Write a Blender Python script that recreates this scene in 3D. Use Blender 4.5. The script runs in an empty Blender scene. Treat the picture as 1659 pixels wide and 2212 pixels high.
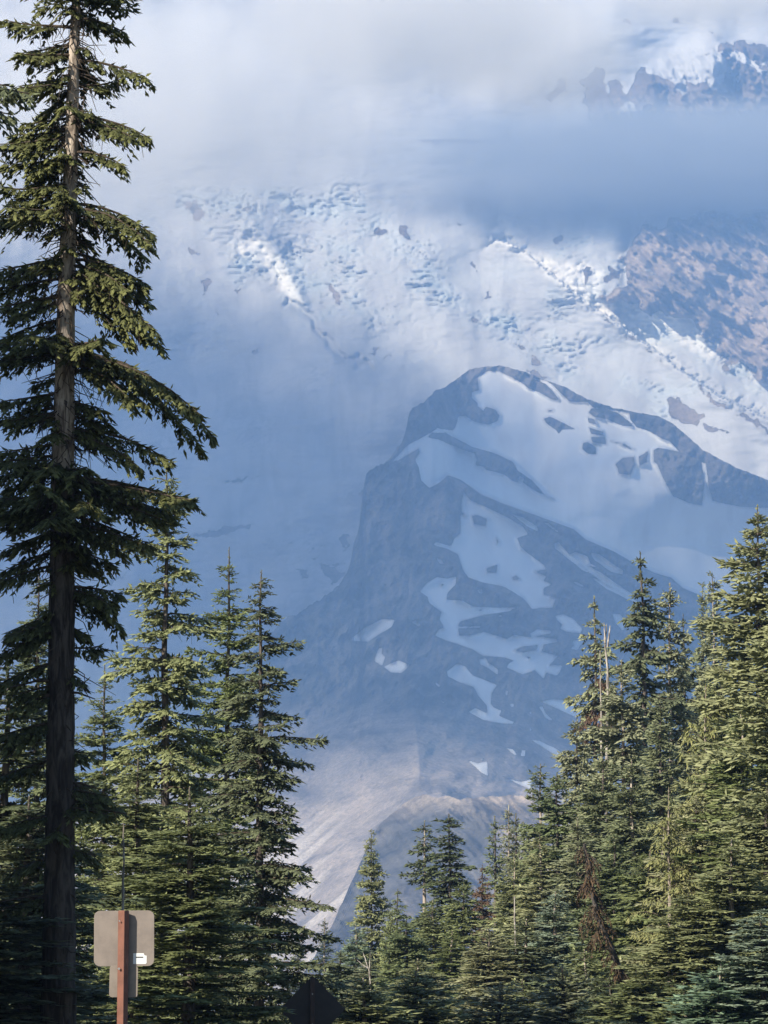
import bpy, math, random
import numpy as np
from mathutils import Vector, Matrix

sc = bpy.context.scene
COL = sc.collection
R = math.radians

# ---------------------------------------------------------------- camera
PITCH = R(9.3)
EYE = 1.7
F = 829.5 / math.tan(R(6.5))            # focal length in 1659-wide picture units
cam_data = bpy.data.cameras.new('camera')
cam_data.sensor_fit = 'HORIZONTAL'
cam_data.sensor_width = 36.0
cam_data.lens = 18.0 / math.tan(R(6.5))
cam_data.clip_start = 0.5
cam_data.clip_end = 60000.0
cam = bpy.data.objects.new('camera', cam_data)
COL.objects.link(cam)
cam.location = (0, 0, EYE)
cam.rotation_euler = (R(90) + PITCH, 0, 0)
sc.camera = cam

# ---------------------------------------------------------------- sky, sun, exposure
SUN_EL, SUN_AZ = R(32), R(46)           # sun behind the camera, to its left
SUN = Vector((-math.sin(SUN_AZ) * math.cos(SUN_EL), -math.cos(SUN_AZ) * math.cos(SUN_EL), math.sin(SUN_EL)))
world = bpy.data.worlds.new('World')
sc.world = world
world.use_nodes = True
wn = world.node_tree
wn.nodes.clear()
w_out = wn.nodes.new('ShaderNodeOutputWorld')
w_bg = wn.nodes.new('ShaderNodeBackground')
w_sky = wn.nodes.new('ShaderNodeTexSky')
w_sky.sky_type = 'NISHITA'
w_sky.sun_disc = False
w_sky.sun_elevation = SUN_EL
w_sky.sun_rotation = math.atan2(SUN.x, SUN.y)
w_sky.altitude = 1600
w_bg.inputs['Strength'].default_value = 0.072
wn.links.new(w_sky.outputs[0], w_bg.inputs[0])
wn.links.new(w_bg.outputs[0], w_out.inputs[0])

sun_data = bpy.data.lights.new('sun', 'SUN')
sun_data.energy = 5.0
sun_data.angle = R(0.53)
sun_data.color = (1.0, 0.935, 0.83)
sun = bpy.data.objects.new('sun', sun_data)
COL.objects.link(sun)
sun.rotation_euler = SUN.to_track_quat('Z', 'Y').to_euler()
sun.location = (-60, -60, 80)

sc.view_settings.view_transform = 'Standard'
sc.view_settings.look = 'None'
sc.view_settings.gamma = 1.0
sc.view_settings.exposure = 0.74
sc.cycles.volume_bounces = 16
sc.cycles.max_bounces = 20
sc.cycles.diffuse_bounces = 3
sc.cycles.use_denoising = True
sc.cycles.transparent_max_bounces = 16

# ---------------------------------------------------------------- helpers
CP, SP = math.cos(PITCH), math.sin(PITCH)

def at(x, y, D):
    """Point seen at picture position (x, y) of 1659 x 2212, D metres ahead on the ground."""
    rx, ry = (x - 829.5) / F, (1106 - y) / F
    dy, dz = CP - ry * SP, SP + ry * CP
    s = D / dy
    return Vector((rx * s, D, EYE + dz * s))

def at_np(x, y, D):
    rx, ry = (x - 829.5) / F, (1106 - y) / F
    dy, dz = CP - ry * SP, SP + ry * CP
    s = D / dy
    return np.stack([rx * s, D + 0 * s, EYE + dz * s], -1)

def link_mesh(name, me, mat=None, parent=None):
    o = bpy.data.objects.new(name, me)
    COL.objects.link(o)
    if mat is not None:
        me.materials.append(mat)
    if parent is not None:
        o.parent = parent
    return o

def np_mesh(name, verts, faces, smooth=False):
    """verts (n,3); faces (m,k) all with k corners"""
    me = bpy.data.meshes.new(name)
    verts = np.asarray(verts, np.float32)
    faces = np.asarray(faces, np.int32)
    n, (m, k) = len(verts), faces.shape
    me.vertices.add(n)
    me.vertices.foreach_set('co', verts.ravel())
    me.loops.add(m * k)
    me.loops.foreach_set('vertex_index', faces.ravel())
    me.polygons.add(m)
    me.polygons.foreach_set('loop_start', np.arange(0, m * k, k, dtype=np.int32))
    if smooth:
        me.polygons.foreach_set('use_smooth', np.ones(m, bool))
    me.update(calc_edges=True)
    me.validate()
    return me

def grid_faces(nr, nc):
    i = np.arange(nr * nc).reshape(nr, nc)
    return np.stack([i[:-1, :-1], i[1:, :-1], i[1:, 1:], i[:-1, 1:]], -1).reshape(-1, 4)

def attr(me, name, vals):
    a = me.attributes.new(name, 'FLOAT', 'POINT')
    a.data.foreach_set('value', np.asarray(vals, np.float32).ravel())

def hash2(i, j, seed):
    h = (i.astype(np.int64) * 374761393 + j.astype(np.int64) * 668265263 + seed * 1442695041) & 0x7fffffff
    h = ((h ^ (h >> 13)) * 1274126177) & 0x7fffffff
    h = ((h ^ (h >> 15)) * 2246822519) & 0x7fffffff
    return (h & 0xffff) / 65535.0

def gnoise(x, y, seed=0):
    xi, yi = np.floor(x).astype(np.int64), np.floor(y).astype(np.int64)
    fx, fy = x - xi, y - yi
    u, v = fx * fx * fx * (fx * (fx * 6 - 15) + 10), fy * fy * fy * (fy * (fy * 6 - 15) + 10)
    def g(a, b):
        t = hash2(xi + a, yi + b, seed) * 2 * math.pi
        return np.cos(t) * (fx - a) + np.sin(t) * (fy - b)
    return (g(0, 0) * (1 - u) + g(1, 0) * u) * (1 - v) + (g(0, 1) * (1 - u) + g(1, 1) * u) * v

def fbm(x, y, oct=4, seed=0, gain=0.5):
    s, a = 0, 1.0
    for k in range(oct):
        s = s + a * gnoise(x * 2 ** k, y * 2 ** k, seed + 17 * k)
        a *= gain
    return s

def ridged(x, y, oct=4, seed=0, gain=0.5):
    s, a = 0, 1.0
    for k in range(oct):
        s = s + a * (1 - 2.6 * np.abs(gnoise(x * 2 ** k, y * 2 ** k, seed + 17 * k)))
        a *= gain
    return s

def sstep(a, b, x):
    t = np.clip((x - a) / (b - a), 0, 1)
    return t * t * (3 - 2 * t)

def sdf(poly, X, Y, lim=14.0):
    """signed distance to a polygon (positive inside), clipped to +-lim"""
    P = np.asarray(poly, float)
    out = np.full(X.shape, -lim)
    x0, y0 = P.min(0) - lim
    x1, y1 = P.max(0) + lim
    m = (X > x0) & (X < x1) & (Y > y0) & (Y < y1)
    if not m.any():
        return out
    px, py = X[m], Y[m]
    d2 = np.full(px.shape, 1e18)
    ins = np.zeros(px.shape, bool)
    n = len(P)
    for k in range(n):
        ax, ay = P[k]
        bx, by = P[(k + 1) % n]
        ex, ey = bx - ax, by - ay
        t = np.clip(((px - ax) * ex + (py - ay) * ey) / (ex * ex + ey * ey + 1e-9), 0, 1)
        d2 = np.minimum(d2, (px - ax - t * ex) ** 2 + (py - ay - t * ey) ** 2)
        c = ((ay > py) != (by > py))
        ins ^= c & (px < (bx - ax) * (py - ay) / (by - ay + 1e-12) + ax)
    d = np.sqrt(d2)
    out[m] = np.clip(np.where(ins, d, -d), -lim, lim)
    return out

def linedist(pts, X, Y, lim=60.0):
    """distance to a polyline, and signed side"""
    P = np.asarray(pts, float)
    d2 = np.full(X.shape, 1e18)
    for k in range(len(P) - 1):
        ax, ay = P[k]
        ex, ey = P[k + 1] - P[k]
        t = np.clip(((X - ax) * ex + (Y - ay) * ey) / (ex * ex + ey * ey + 1e-9), 0, 1)
        d2 = np.minimum(d2, (X - ax - t * ex) ** 2 + (Y - ay - t * ey) ** 2)
    return np.sqrt(d2)

def tag(o, label=None, cat=None, group=None, kind=None):
    if label: o['label'] = label
    if cat: o['category'] = cat
    if group: o['group'] = group
    if kind: o['kind'] = kind
    return o

class NT:
    """small helper to write node materials"""
    def __init__(self, name):
        self.m = bpy.data.materials.new(name)
        self.m.use_nodes = True
        self.t = self.m.node_tree
        self.t.nodes.clear()
        self.out = self.t.nodes.new('ShaderNodeOutputMaterial')
    def n(self, typ, ins=None, **kw):
        nd = self.t.nodes.new(typ)
        for k, v in kw.items():
            setattr(nd, k, v)
        for k, v in (ins or {}).items():
            s = nd.inputs[k]
            if hasattr(v, 'is_output') or isinstance(v, bpy.types.NodeSocket):
                self.t.links.new(v, s)
            else:
                s.default_value = v
        return nd
    def math(self, op, a, b=0.0, c=0.0, clamp=False):
        nd = self.n('ShaderNodeMath', {0: a, 1: b, 2: c}, operation=op)
        nd.use_clamp = clamp
        return nd.outputs[0]
    def maprange(self, v, a, b, c=0.0, d=1.0, smooth=True):
        nd = self.n('ShaderNodeMapRange', {0: v, 1: a, 2: b, 3: c, 4: d})
        if smooth: nd.interpolation_type = 'SMOOTHSTEP'
        return nd.outputs[0]
    def noise(self, vec, scale, detail=4.0, rough=0.55, dist=0.0):
        return self.n('ShaderNodeTexNoise', {'Vector': vec, 'Scale': scale, 'Detail': detail, 'Roughness': rough, 'Distortion': dist}).outputs[0]
    def mix(self, f, a, b):
        nd = self.n('ShaderNodeMix', data_type='RGBA')
        for s, v in ((nd.inputs[0], f), (nd.inputs[6], a), (nd.inputs[7], b)):
            if isinstance(v, bpy.types.NodeSocket):
                self.t.links.new(v, s)
            else:
                s.default_value = v if not isinstance(v, tuple) or len(v) == 4 else (*v, 1.0)
        return nd.outputs[2]
    def attr(self, name):
        return self.n('ShaderNodeAttribute', attribute_name=name).outputs['Fac']
    def obj(self):
        return self.n('ShaderNodeTexCoord').outputs['Object']
    def mapping(self, vec, scale=(1, 1, 1), rot=(0, 0, 0), loc=(0, 0, 0)):
        return self.n('ShaderNodeMapping', {'Vector': vec, 'Scale': scale, 'Rotation': rot, 'Location': loc}).outputs[0]
    def bsdf(self, color, rough=0.9, normal=None, spec=0.2, **ins):
        d = {'Base Color': color if not isinstance(color, tuple) else (*color[:3], 1.0), 'Roughness': rough, 'Specular IOR Level': spec}
        d.update(ins)
        if normal is not None: d['Normal'] = normal
        b = self.n('ShaderNodeBsdfPrincipled', d)
        self.t.links.new(b.outputs[0], self.out.inputs[0])
        return b
    def bump(self, h, strength, dist):
        return self.n('ShaderNodeBump', {'Height': h, 'Strength': strength, 'Distance': dist}).outputs[0]
# ================================================================ terrain: the mountain
def q4(l): return [(829.5 + .5 * a, 737.3 + .5 * b) for a, b in l]       # picture tracing grids
def qm(l): return [(576 + .4464 * a, 1207 + .4464 * b) for a, b in l]
def qr(l): return [(1152 + .3056 * a, 384 + .3056 * b) for a, b in l]
def qu(l): return [(329 + .4961 * a, 384 + .4961 * b) for a, b in l]
def qs(l): return [(987.5 + .4048 * a, .4048 * b) for a, b in l]
def qb(l): return [(576 + .3637 * a, 1646 + .3637 * b) for a, b in l]

def snow_rock_material(name, rock_a, rock_b, ragged=5.0, ice=0.5, scale=1.0, bump=1.0, snow_a=(0.43, 0.44, 0.455), snow_b=(0.25, 0.25, 0.265), dark=.8, light=1.15):
    M = NT(name)
    ob = M.obj()
    n1 = M.noise(ob, 0.010 * scale, 8, 0.62)
    n2 = M.noise(ob, 0.045 * scale, 6, 0.6)
    n3 = M.noise(ob, 0.0022 * scale, 5, 0.6)
    streak = M.noise(M.mapping(ob, (1.0, 0.25, 0.25), (0, 0, R(20))), 0.02 * scale, 6, 0.6, 0.6)
    edge = M.math('ADD', M.attr('rock'), M.math('MULTIPLY', M.math('SUBTRACT', n2, 0.5), ragged))
    f = M.maprange(edge, -0.7, 0.7)
    dirt_and_shade = M.maprange(streak, 0.35, 0.75)  # streaks of dirt only
    snow = M.mix(M.math('MULTIPLY', dirt_and_shade, 0.7), snow_a, snow_b)
    snow = M.mix(M.math('MULTIPLY', M.attr('dirt_and_shade'), M.math('MULTIPLY_ADD', M.maprange(n1, .3, .7), .6, .4), clamp=True), snow, (0.20, 0.20, 0.215))
    snow = M.mix(M.attr('lit_snow'), snow, (0.70, 0.69, 0.67))
    icef = M.math('MULTIPLY', M.attr('ice'), M.maprange(n1, 0.35, 0.65), clamp=True)
    snow = M.mix(M.math('MULTIPLY', icef, ice), snow, (0.42, 0.60, 0.70))
    crk = M.math('MULTIPLY', M.attr('ice'), M.maprange(M.noise(M.mapping(ob, (.45, .4, 2.6), (0, R(12), 0)), 0.045 * scale, 6, 0.72, 1.0), 0.55, 0.64), clamp=True)
    snow = M.mix(M.math('MULTIPLY', crk, 0.6), snow, (0.22, 0.26, 0.30))
    n5 = M.noise(M.mapping(ob, (1.0, .7, 1.3), (R(25), 0, R(30))), 0.0065 * scale, 9, 0.68, 0.8)
    rock = M.mix(M.maprange(n5, 0.36, 0.64), tuple(dark * q for q in rock_a), tuple(light * q for q in rock_b))
    rock = M.mix(M.math('MULTIPLY', M.maprange(n3, 0.45, 0.7), 0.5), rock, (0.33, 0.29, 0.26))
    rock = M.mix(M.math('MULTIPLY', M.attr('tan'), M.math('MULTIPLY_ADD', M.maprange(n5, 0.35, 0.62), .7, .25), clamp=True), rock, (0.46, 0.39, 0.33))
    rock = M.mix(M.maprange(M.math('ADD', M.attr('dust'), M.math('MULTIPLY', n2, 0.14)), 0.38, 0.80), rock, (0.47, 0.43, 0.39))
    snow = M.mix(M.math('MULTIPLY', M.math('MULTIPLY', M.maprange(edge, -6.0, -0.3), M.maprange(n1, .35, .6)), .55), snow, (0.28, 0.265, 0.25))
    n6 = M.noise(ob, 0.16 * scale, 4, 0.7)
    rock = M.n('ShaderNodeHueSaturation', {'Value': M.maprange(n6, .3, .7, .68, 1.32, False), 'Color': rock}).outputs[0]
    col = M.mix(f, snow, rock)
    n4 = M.noise(M.mapping(ob, (.6, .5, 2.4), (0, R(12), 0)), 0.09 * scale, 4, 0.65, 0.8)
    h = M.math('ADD', M.math('MULTIPLY', M.math('MULTIPLY', n1, 14.0), f), M.math('ADD', M.math('MULTIPLY', n2, M.math('MULTIPLY_ADD', f, 3.0, 1.2)), M.math('MULTIPLY', n4, 3.0)))
    rough_amt = M.math('ADD', M.math('MULTIPLY', f, 0.75), M.math('ADD', M.math('MULTIPLY', M.attr('ice'), 0.7), 0.10), clamp=True)
    hh = M.math('MULTIPLY', h, rough_amt)
    nb = M.bump(hh, 0.9 * bump, 1.0 / scale)
    M.bsdf(col, 0.92, nb, 0.1)
    return M.m

# ---- far flank: glaciers, icefalls and the brown cleaver, one continuous slope
st = 3.4
xs = np.arange(-330, 1990, st)
ys = np.arange(2240, -150, -st)
X, Y = np.meshgrid(xs, ys)
D = 5000 + (2240 - Y) / 2240 * 1700
D += 170 * fbm(X / 700, Y / 700, 3, 5)
D += 40 * fbm(X / 260 + .35 * Y / 220, Y / 170, 2, 9)
ice = np.zeros_like(X)
ICEFALLS = [
    qu([(120, 60), (420, 60), (480, 130), (430, 240), (330, 350), (250, 160), (150, 150)]),
    qu([(560, 290), (900, 200), (1100, 200), (1200, 280), (1280, 420), (1350, 560), (1200, 540), (1050, 440), (850, 560), (760, 600), (640, 480)]),
    qu([(870, 500), (960, 470), (1100, 500), (1100, 590), (1000, 650), (930, 600)]),
    qu([(330, 280), (460, 250), (560, 360), (640, 540), (520, 430), (380, 420)]),
    qu([(1380, 590), (1560, 550), (1659, 600), (1659, 760), (1540, 680), (1400, 630)]),
    qu([(480, 60), (900, 60), (950, 140), (850, 200), (600, 170)]),
    qr([(0, 1130), (250, 1080), (430, 1130), (300, 1260), (350, 1430), (180, 1440), (60, 1300)]),
    qr([(620, 1480), (900, 1430), (1180, 1490), (1000, 1560), (960, 1720), (780, 1650)]),
    qr([(120, 800), (230, 880), (260, 1010), (130, 990)]),
    qr([(140, 560), (280, 520), (650, 650), (500, 780), (430, 830), (300, 720)]),
    qr([(600, 880), (900, 960), (1200, 1100), (1290, 1230), (1220, 1300), (1050, 1200), (800, 1090), (650, 980)]),
    qr([(1370, 1310), (1520, 1320), (1640, 1440), (1640, 1500), (1450, 1440)]),
]
for p in ICEFALLS:
    ice = np.maximum(ice, sstep(-42, 30, sdf(p, X + 30 * fbm(X / 70, Y / 70, 3, 211), Y + 30 * fbm(X / 70, Y / 70, 3, 213), 45)))
ice = np.clip(ice * (.55 + 1.0 * fbm(X / 110, Y / 80, 3, 217)) + .25 * sstep(380, 480, Y) * sstep(860, 720, Y) * np.clip(.4 + fbm(X / 160, Y / 90, 3, 219), 0, 1), 0, 1)
lump = ridged(X / 46, Y / 34, 4, 31) - 0.3
lump2 = ridged(X / 17 + 3, Y / 13, 2, 37) - 0.3
lump3 = fbm(X / 26 + Y / 40 + fbm(X / 90, Y / 70, 2, 40), Y / 10 + 2 * fbm(X / 60, Y / 60, 2, 41), 3, 39)
cre = np.abs(gnoise((X + .25 * Y) / 75 + fbm(X / 50, Y / 50, 2, 221), (Y - .18 * X) / 11 + 1.5 * fbm(X / 70, Y / 50, 2, 223)))
D += ice * 13 * np.exp(-(cre / .10) ** 2)
D -= ice * (5 * lump + 2 * lump2 + 10 * lump3)
D -= (1 - ice) * 5 * fbm(X / 60 + Y / 160, Y / 22, 3, 44)

# the bright snow crest running down to the right, its far side in the lee
crest = [(1040, 545), (1075, 520), (1120, 535), (1165, 572), (1215, 612), (1262, 650), (1320, 690), (1365, 722), (1420, 760), (1480, 808), (1560, 860), (1659, 905), (1990, 1050)]
cx = np.array([p[0] for p in crest], float); cy = np.array([p[1] for p in crest], float)
yc = np.interp(X, cx, cy)
side = Y - yc                                   # >0 below (towards the glacier)
w = sstep(1035, 1090, X)
D -= w * 95 * np.exp(-np.maximum(side, 0) / 85.0) * (side > -1)
D += w * 45 * np.exp(np.minimum(side, 0) / 60.0) * (side <= -1)
dcr = linedist(crest, X, Y)
D -= w * 16 * np.exp(-((side + 8) / 22) ** 2) * (fbm(X / 22, Y / 15, 3, 3) + .4 * ridged(X / 15, Y / 12, 2, 4))

# trough of the moat that winds down the left glacier
moat = qu([(600, 545), (690, 600), (740, 680), (790, 750), (860, 795), (950, 810)])
Xn = X + 16 * fbm(X / 40, Y / 40, 3, 21); Yn = Y + 16 * fbm(X / 40, Y / 40, 3, 23)
D += 22 * np.exp(-(linedist(moat, Xn, Yn) / 8) ** 2)
rib = qu([(420, 210), (500, 260), (560, 340), (600, 430), (650, 540)])
D -= 24 * np.exp(-(linedist(rib, Xn, Yn) / 17) ** 2)

rock = np.full(X.shape, -14.0)
Xw = X + 11 * fbm(X / 17, Y / 17, 3, 51); Yw = Y + 9 * fbm(X / 17, Y / 17, 3, 57)
def R_(p): 
    global rock
    rock = np.maximum(rock, sdf(p, Xw, Yw))
def S_(p):
    global rock
    rock = np.minimum(rock, -sdf(p, Xw, Yw))
# brown cleaver on the right
cleaver = qr([(470, 870), (560, 760), (660, 690), (690, 480), (720, 400), (900, 330), (1300, 280), (1640, 240), (2300, 250), (2300, 1650), (1640, 1390), (1510, 1350), (1380, 1330), (1340, 1290), (1250, 1230), (1240, 1120), (1090, 1030), (880, 960), (700, 900), (600, 870)])
Xc = X + 34 * fbm(X / 60, Y / 60, 4, 281, .6); Yc = Y + 26 * fbm(X / 60, Y / 60, 4, 283, .6)
cl = sdf(cleaver, Xc, Yc, 14)
rock = np.maximum(rock, cl)
clm = sstep(-6, 14, cl)
u = (X * .78 + Y * .62); v = (-X * .62 + Y * .78)
strata = ridged(u / 150, v / 34, 4, 61)
blocks = ridged(u / 60, v / 26, 3, 67)
D -= clm * (42 * strata + 22 * blocks + 70 * fbm(X / 170, Y / 230, 3, 71))
D += 40 * np.exp(-((X - 1368) / 24) ** 2) * sstep(430, 520, Y) * (1 - sstep(620, 700, Y))   # deep gully at its left end
for p in ([(610, 875), (700, 905), (800, 960), (720, 985), (660, 930)], [(840, 960), (960, 975), (1090, 1030), (1230, 1110), (1180, 1110), (980, 1060), (960, 1010), (850, 1000)],
          [(835, 1005), (980, 1030), (1080, 1060), (1000, 1100), (840, 1100)], [(1140, 1110), (1210, 1130), (1290, 1220), (1240, 1290), (1170, 1240)],
          [(1370, 1320), (1480, 1300), (1520, 1340), (1480, 1390), (1390, 1360)], [(770, 640), (840, 665), (900, 750), (855, 690)], [(1200, 550), (1230, 530), (1220, 600)],
          [(1240, 810), (1280, 800), (1280, 860)], [(1460, 600), (1490, 600), (1480, 680)]):
    S_(qr(p))
# dirty rock among the ice, and bergschrund shade drawn in rock colour
for p in ([(540, 640), (650, 650), (600, 720), (500, 740)], [(350, 640), (420, 620), (380, 770)], [(160, 400), (200, 430), (180, 470), (150, 450)],
          [(640, 1110), (740, 1140), (700, 1145)], [(790, 1195), (865, 1245), (830, 1235)], [(870, 1275), (960, 1345), (900, 1300)],
          [(950, 1560), (1000, 1555), (1060, 1600), (1210, 1690), (1170, 1740), (1050, 1735), (985, 1700), (950, 1620)],
          [(1160, 1450), (1210, 1490), (1280, 1580), (1400, 1640), (1300, 1620), (1240, 1560)], [(1430, 1660), (1530, 1690), (1659, 1780), (1800, 1900), (1640, 1795)],
          [(1210, 1750), (1290, 1760), (1390, 1800), (1250, 1795)], [(0, 1350), (50, 1440), (30, 1440), (0, 1400)], [(0, 1250), (40, 1290), (30, 1330), (0, 1320)],
          [(210, 940), (240, 985), (210, 970)], [(130, 850), (170, 900), (135, 890)], [(100, 1010), (180, 985), (110, 1022)], [(470, 960), (560, 1040), (540, 1035)]):
    R_(qr(p))
for p in ([(140, 110), (190, 105), (240, 170), (190, 190)], [(370, 130), (440, 125), (420, 145)], [(760, 460), (790, 470), (835, 565), (800, 540)], [(985, 205), (1020, 240), (960, 250)],
          [(1080, 200), (1110, 215), (1125, 270), (1075, 240)], [(1400, 360), (1410, 410), (1395, 380)], [(1455, 450), (1475, 520), (1440, 530), (1465, 500)], [(1340, 190), (1355, 205), (1340, 205)],
          [(70, 180), (90, 250), (75, 215)], [(150, 300), (205, 330), (170, 340)], [(222, 440), (255, 455), (228, 520)], [(815, 750), (850, 790), (950, 812), (870, 798)], [(440, 770), (470, 750), (420, 785)],
          [(360, 495), (385, 475), (370, 505)], [(440, 405), (465, 385), (445, 412)], [(1560, 720), (1640, 735), (1620, 745)], [(1400, 600), (1430, 620), (1390, 630)], [(900, 185), (932, 183), (900, 195)],
          [(935, 510), (965, 482), (945, 500)], [(1010, 795), (1040, 765), (1015, 780)], [(940, 770), (990, 738), (960, 772)], [(280, 570), (293, 590), (280, 600)]):
    R_(qu(p))
# crevasse bands and ogives on the shaded lower glacier, their dark drawn in rock colour
for p in ([(416, 1158), (500, 1135), (556, 1133), (470, 1160)], [(690, 1215), (748, 1240), (720, 1262), (705, 1245)], [(640, 1232), (668, 1228), (660, 1250)], [(600, 1345), (650, 1328), (615, 1352)],
          [(735, 1165), (752, 1150), (748, 1190)], [(735, 1165), (758, 1175), (742, 1187)], [(700, 1218), (745, 1218), (725, 1225)], [(480, 1040), (560, 1028), (500, 1045)],
          [(1130, 796), (1160, 800), (1185, 822), (1160, 815)], [(230, 1260), (275, 1232), (245, 1262)], [(545, 765), (560, 755), (535, 772)], [(770, 1065), (790, 1055), (780, 1075)]):
    R_(p)
for k in range(26):
    x0 = 560 + k * 8 + (k % 3) * 5; y0 = 1180 + (k % 5) * 9 + k * .4
    R_([(x0, y0), (x0 + 22, y0 - 12), (x0 + 24, y0 - 11)])
# summit rocks in the gap of the clouds
summit = qs([(-250, -400), (-250, 200), (-250, 520), (-200, 760), (900, 780), (1700, 760), (2300, 780), (2300, 330), (1760, 270), (1500, 215), (1400, 220), (1370, 180), (1300, 100), (1200, -400)])
R_(summit)
for p in ([(940, 330), (1030, 250), (1250, 330), (1200, 350), (1230, 420), (1220, 520), (1130, 430), (1010, 380)], [(1195, 340), (1340, 290), (1360, 180), (1420, 200), (1400, 260), (1470, 380), (1420, 400), (1440, 500), (1330, 450), (1240, 440), (1215, 380)],
          [(1445, 290), (1480, 260), (1560, 310), (1659, 390), (1640, 395), (1530, 340)], [(1600, 310), (1659, 350), (1700, 390), (1650, 360)], [(1640, 445), (1700, 470), (1660, 470)], [(1590, 530), (1625, 535), (1600, 545)], [(1630, 565), (1680, 600), (1650, 590)],
          [(1000, 540), (1005, 610), (990, 600)], [(1110, 530), (1150, 560), (1130, 560)], [(1060, 130), (1350, 110), (1360, 280), (1200, 335), (1090, 270)], [(1370, 180), (1460, 190), (1480, 240), (1400, 225)], [(480, 320), (520, 350), (500, 360)]):
    S_(qs(p))
rock = np.where(Y < 300, np.minimum(rock, (X - 1262 - 1.45 * (240 - Y)) / 14 + 24 * fbm(X / 60, Y / 75, 4, 241)), rock)
sm = sstep(-6, 14, sdf(summit, X, Y, 14)) * sstep(280, 230, Y) * sstep(-20, 130, X - 1262 - 1.45 * (240 - Y))
D -= sm * (40 * ridged(X / 60 - Y / 90, Y / 120, 4, 83) + 18 * ridged(X / 22, Y / 30, 2, 87))
D -= 120 * np.exp(-((X - 1545) / 30) ** 2) * np.exp(-((Y - 150) / 70) ** 2)

me = np_mesh('mountain', at_np(X, Y, D).reshape(-1, 3), grid_faces(*X.shape), True)
attr(me, 'rock', rock); attr(me, 'ice', ice); dirt_and_shade = np.maximum(sstep(-60, 40, -linedist([(880, 870), (790, 1030), (760, 1170), (600, 1340), (430, 1480)], X, Y) + 30) * sstep(840, 900, Y + .0 * X) * .75, 0)
dirt_and_shade = dirt_and_shade * (.55 + 1.1 * fbm(X / 90 + Y / 300, Y / 26, 4, 141)) + .55 * np.clip(fbm(X / 240 + Y / 500, Y / 28, 5, 143, .6) - .08, 0, 1) * sstep(800, 950, Y) + .45 * np.clip(fbm((X - Y * .6) / 150, (Y + X * .35) / 60, 5, 147, .62), 0, 1) * sstep(950, 800, Y)
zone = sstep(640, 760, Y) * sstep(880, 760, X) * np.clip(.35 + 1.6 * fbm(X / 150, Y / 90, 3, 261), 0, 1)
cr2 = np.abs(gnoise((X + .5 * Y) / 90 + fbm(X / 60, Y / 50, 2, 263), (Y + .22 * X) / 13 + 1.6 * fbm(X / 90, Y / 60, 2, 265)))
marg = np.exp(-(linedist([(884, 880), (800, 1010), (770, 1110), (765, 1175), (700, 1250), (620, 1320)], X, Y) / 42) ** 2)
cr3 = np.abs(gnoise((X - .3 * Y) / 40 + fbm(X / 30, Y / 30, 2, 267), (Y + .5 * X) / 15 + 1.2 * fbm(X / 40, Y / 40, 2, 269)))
dirt_and_shade = dirt_and_shade + .55 * zone * np.exp(-(cr2 / .07) ** 2) + marg * (.25 + .9 * np.exp(-(cr3 / .16) ** 2)) * np.clip(.6 + fbm(X / 40, Y / 30, 2, 271), 0, 1.2)  # crevasse shade drawn into the snow colour beside the dirt
attr(me, 'dirt_and_shade', np.clip(dirt_and_shade, 0, 1))
lit_snow = w * np.exp(-((side + 10 + 14 * fbm(X / 40, Y / 40, 3, 153)) / 22) ** 2) * sstep(1560, 1250, X) * (.8 + .9 * fbm(X / 16, Y / 12, 3, 151))  # brightness of the lit crest and ice cliff put into the snow colour
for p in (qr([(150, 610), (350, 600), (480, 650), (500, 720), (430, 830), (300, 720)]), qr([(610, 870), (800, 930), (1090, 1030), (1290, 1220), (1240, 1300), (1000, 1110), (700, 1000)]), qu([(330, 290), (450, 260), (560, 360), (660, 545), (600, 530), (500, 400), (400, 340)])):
    lit_snow = np.maximum(lit_snow, .85 * sstep(-10, 10, sdf(p, Xw, Yw)))
attr(me, 'lit_snow', np.clip(lit_snow, 0, 1))
band_ = ridged((u + 14 * fbm(X / 50, Y / 50, 2, 231)) / 200, (v + 10 * fbm(X / 60, Y / 60, 2, 233)) / 22, 3, 235)
attr(me, 'tan', clm * (cl > -14) * np.clip(.05 + .40 * band_, 0, .8)); attr(me, 'dust', np.zeros_like(X))
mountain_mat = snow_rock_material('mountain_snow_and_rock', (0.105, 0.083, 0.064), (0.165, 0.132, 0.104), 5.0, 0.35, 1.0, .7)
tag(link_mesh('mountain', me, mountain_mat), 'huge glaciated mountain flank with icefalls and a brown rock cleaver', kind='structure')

# ---- the dark rocky peak with snowfields in front of it
ysil = np.array([(-340, 1850), (150, 1720), (330, 1620), (450, 1535), (540, 1420), (600, 1345), (671, 1309), (737, 1260), (757, 1215), (764, 1175), (776, 1140), (784, 1060), (792, 1020), (812, 1004), (840, 987), (865, 962), (878, 925), (884, 892), (894, 876), (915, 866), (928, 853), (940, 844), (960, 836), (983, 822), (1000, 809), (1014, 798), (1045, 792), (1080, 789.5), (1110, 797), (1134, 803), (1174, 820), (1219, 835), (1269, 862), (1329, 882), (1424, 900), (1454, 915), (1519, 972), (1589, 1010), (1659, 1037), (1760, 1080), (2000, 1150)])
st = 3.0
xs = np.arange(-330, 1990, st)
top = np.interp(xs, ysil[:, 0], ysil[:, 1]) + 2.2 * fbm(xs / 9, xs * 0 + .5, 2, 7) + sstep(990, 900, xs) * (9 * fbm(xs / 24, xs * 0 + 2.5, 3, 77) + 6 * np.abs(fbm(xs / 7, xs * 0 + 3.5, 2, 79)))
nr = 440
tt = np.concatenate([np.linspace(0, 1, nr)])
X = np.repeat(xs[None, :], nr, 0)
Y = top[None, :] + tt[:, None] * (2180 - top[None, :])
base = 5350 - (Y - 780) / 1400 * 2150
D = base + 60 * fbm(X / 260, Y / 260, 3, 15)
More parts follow.
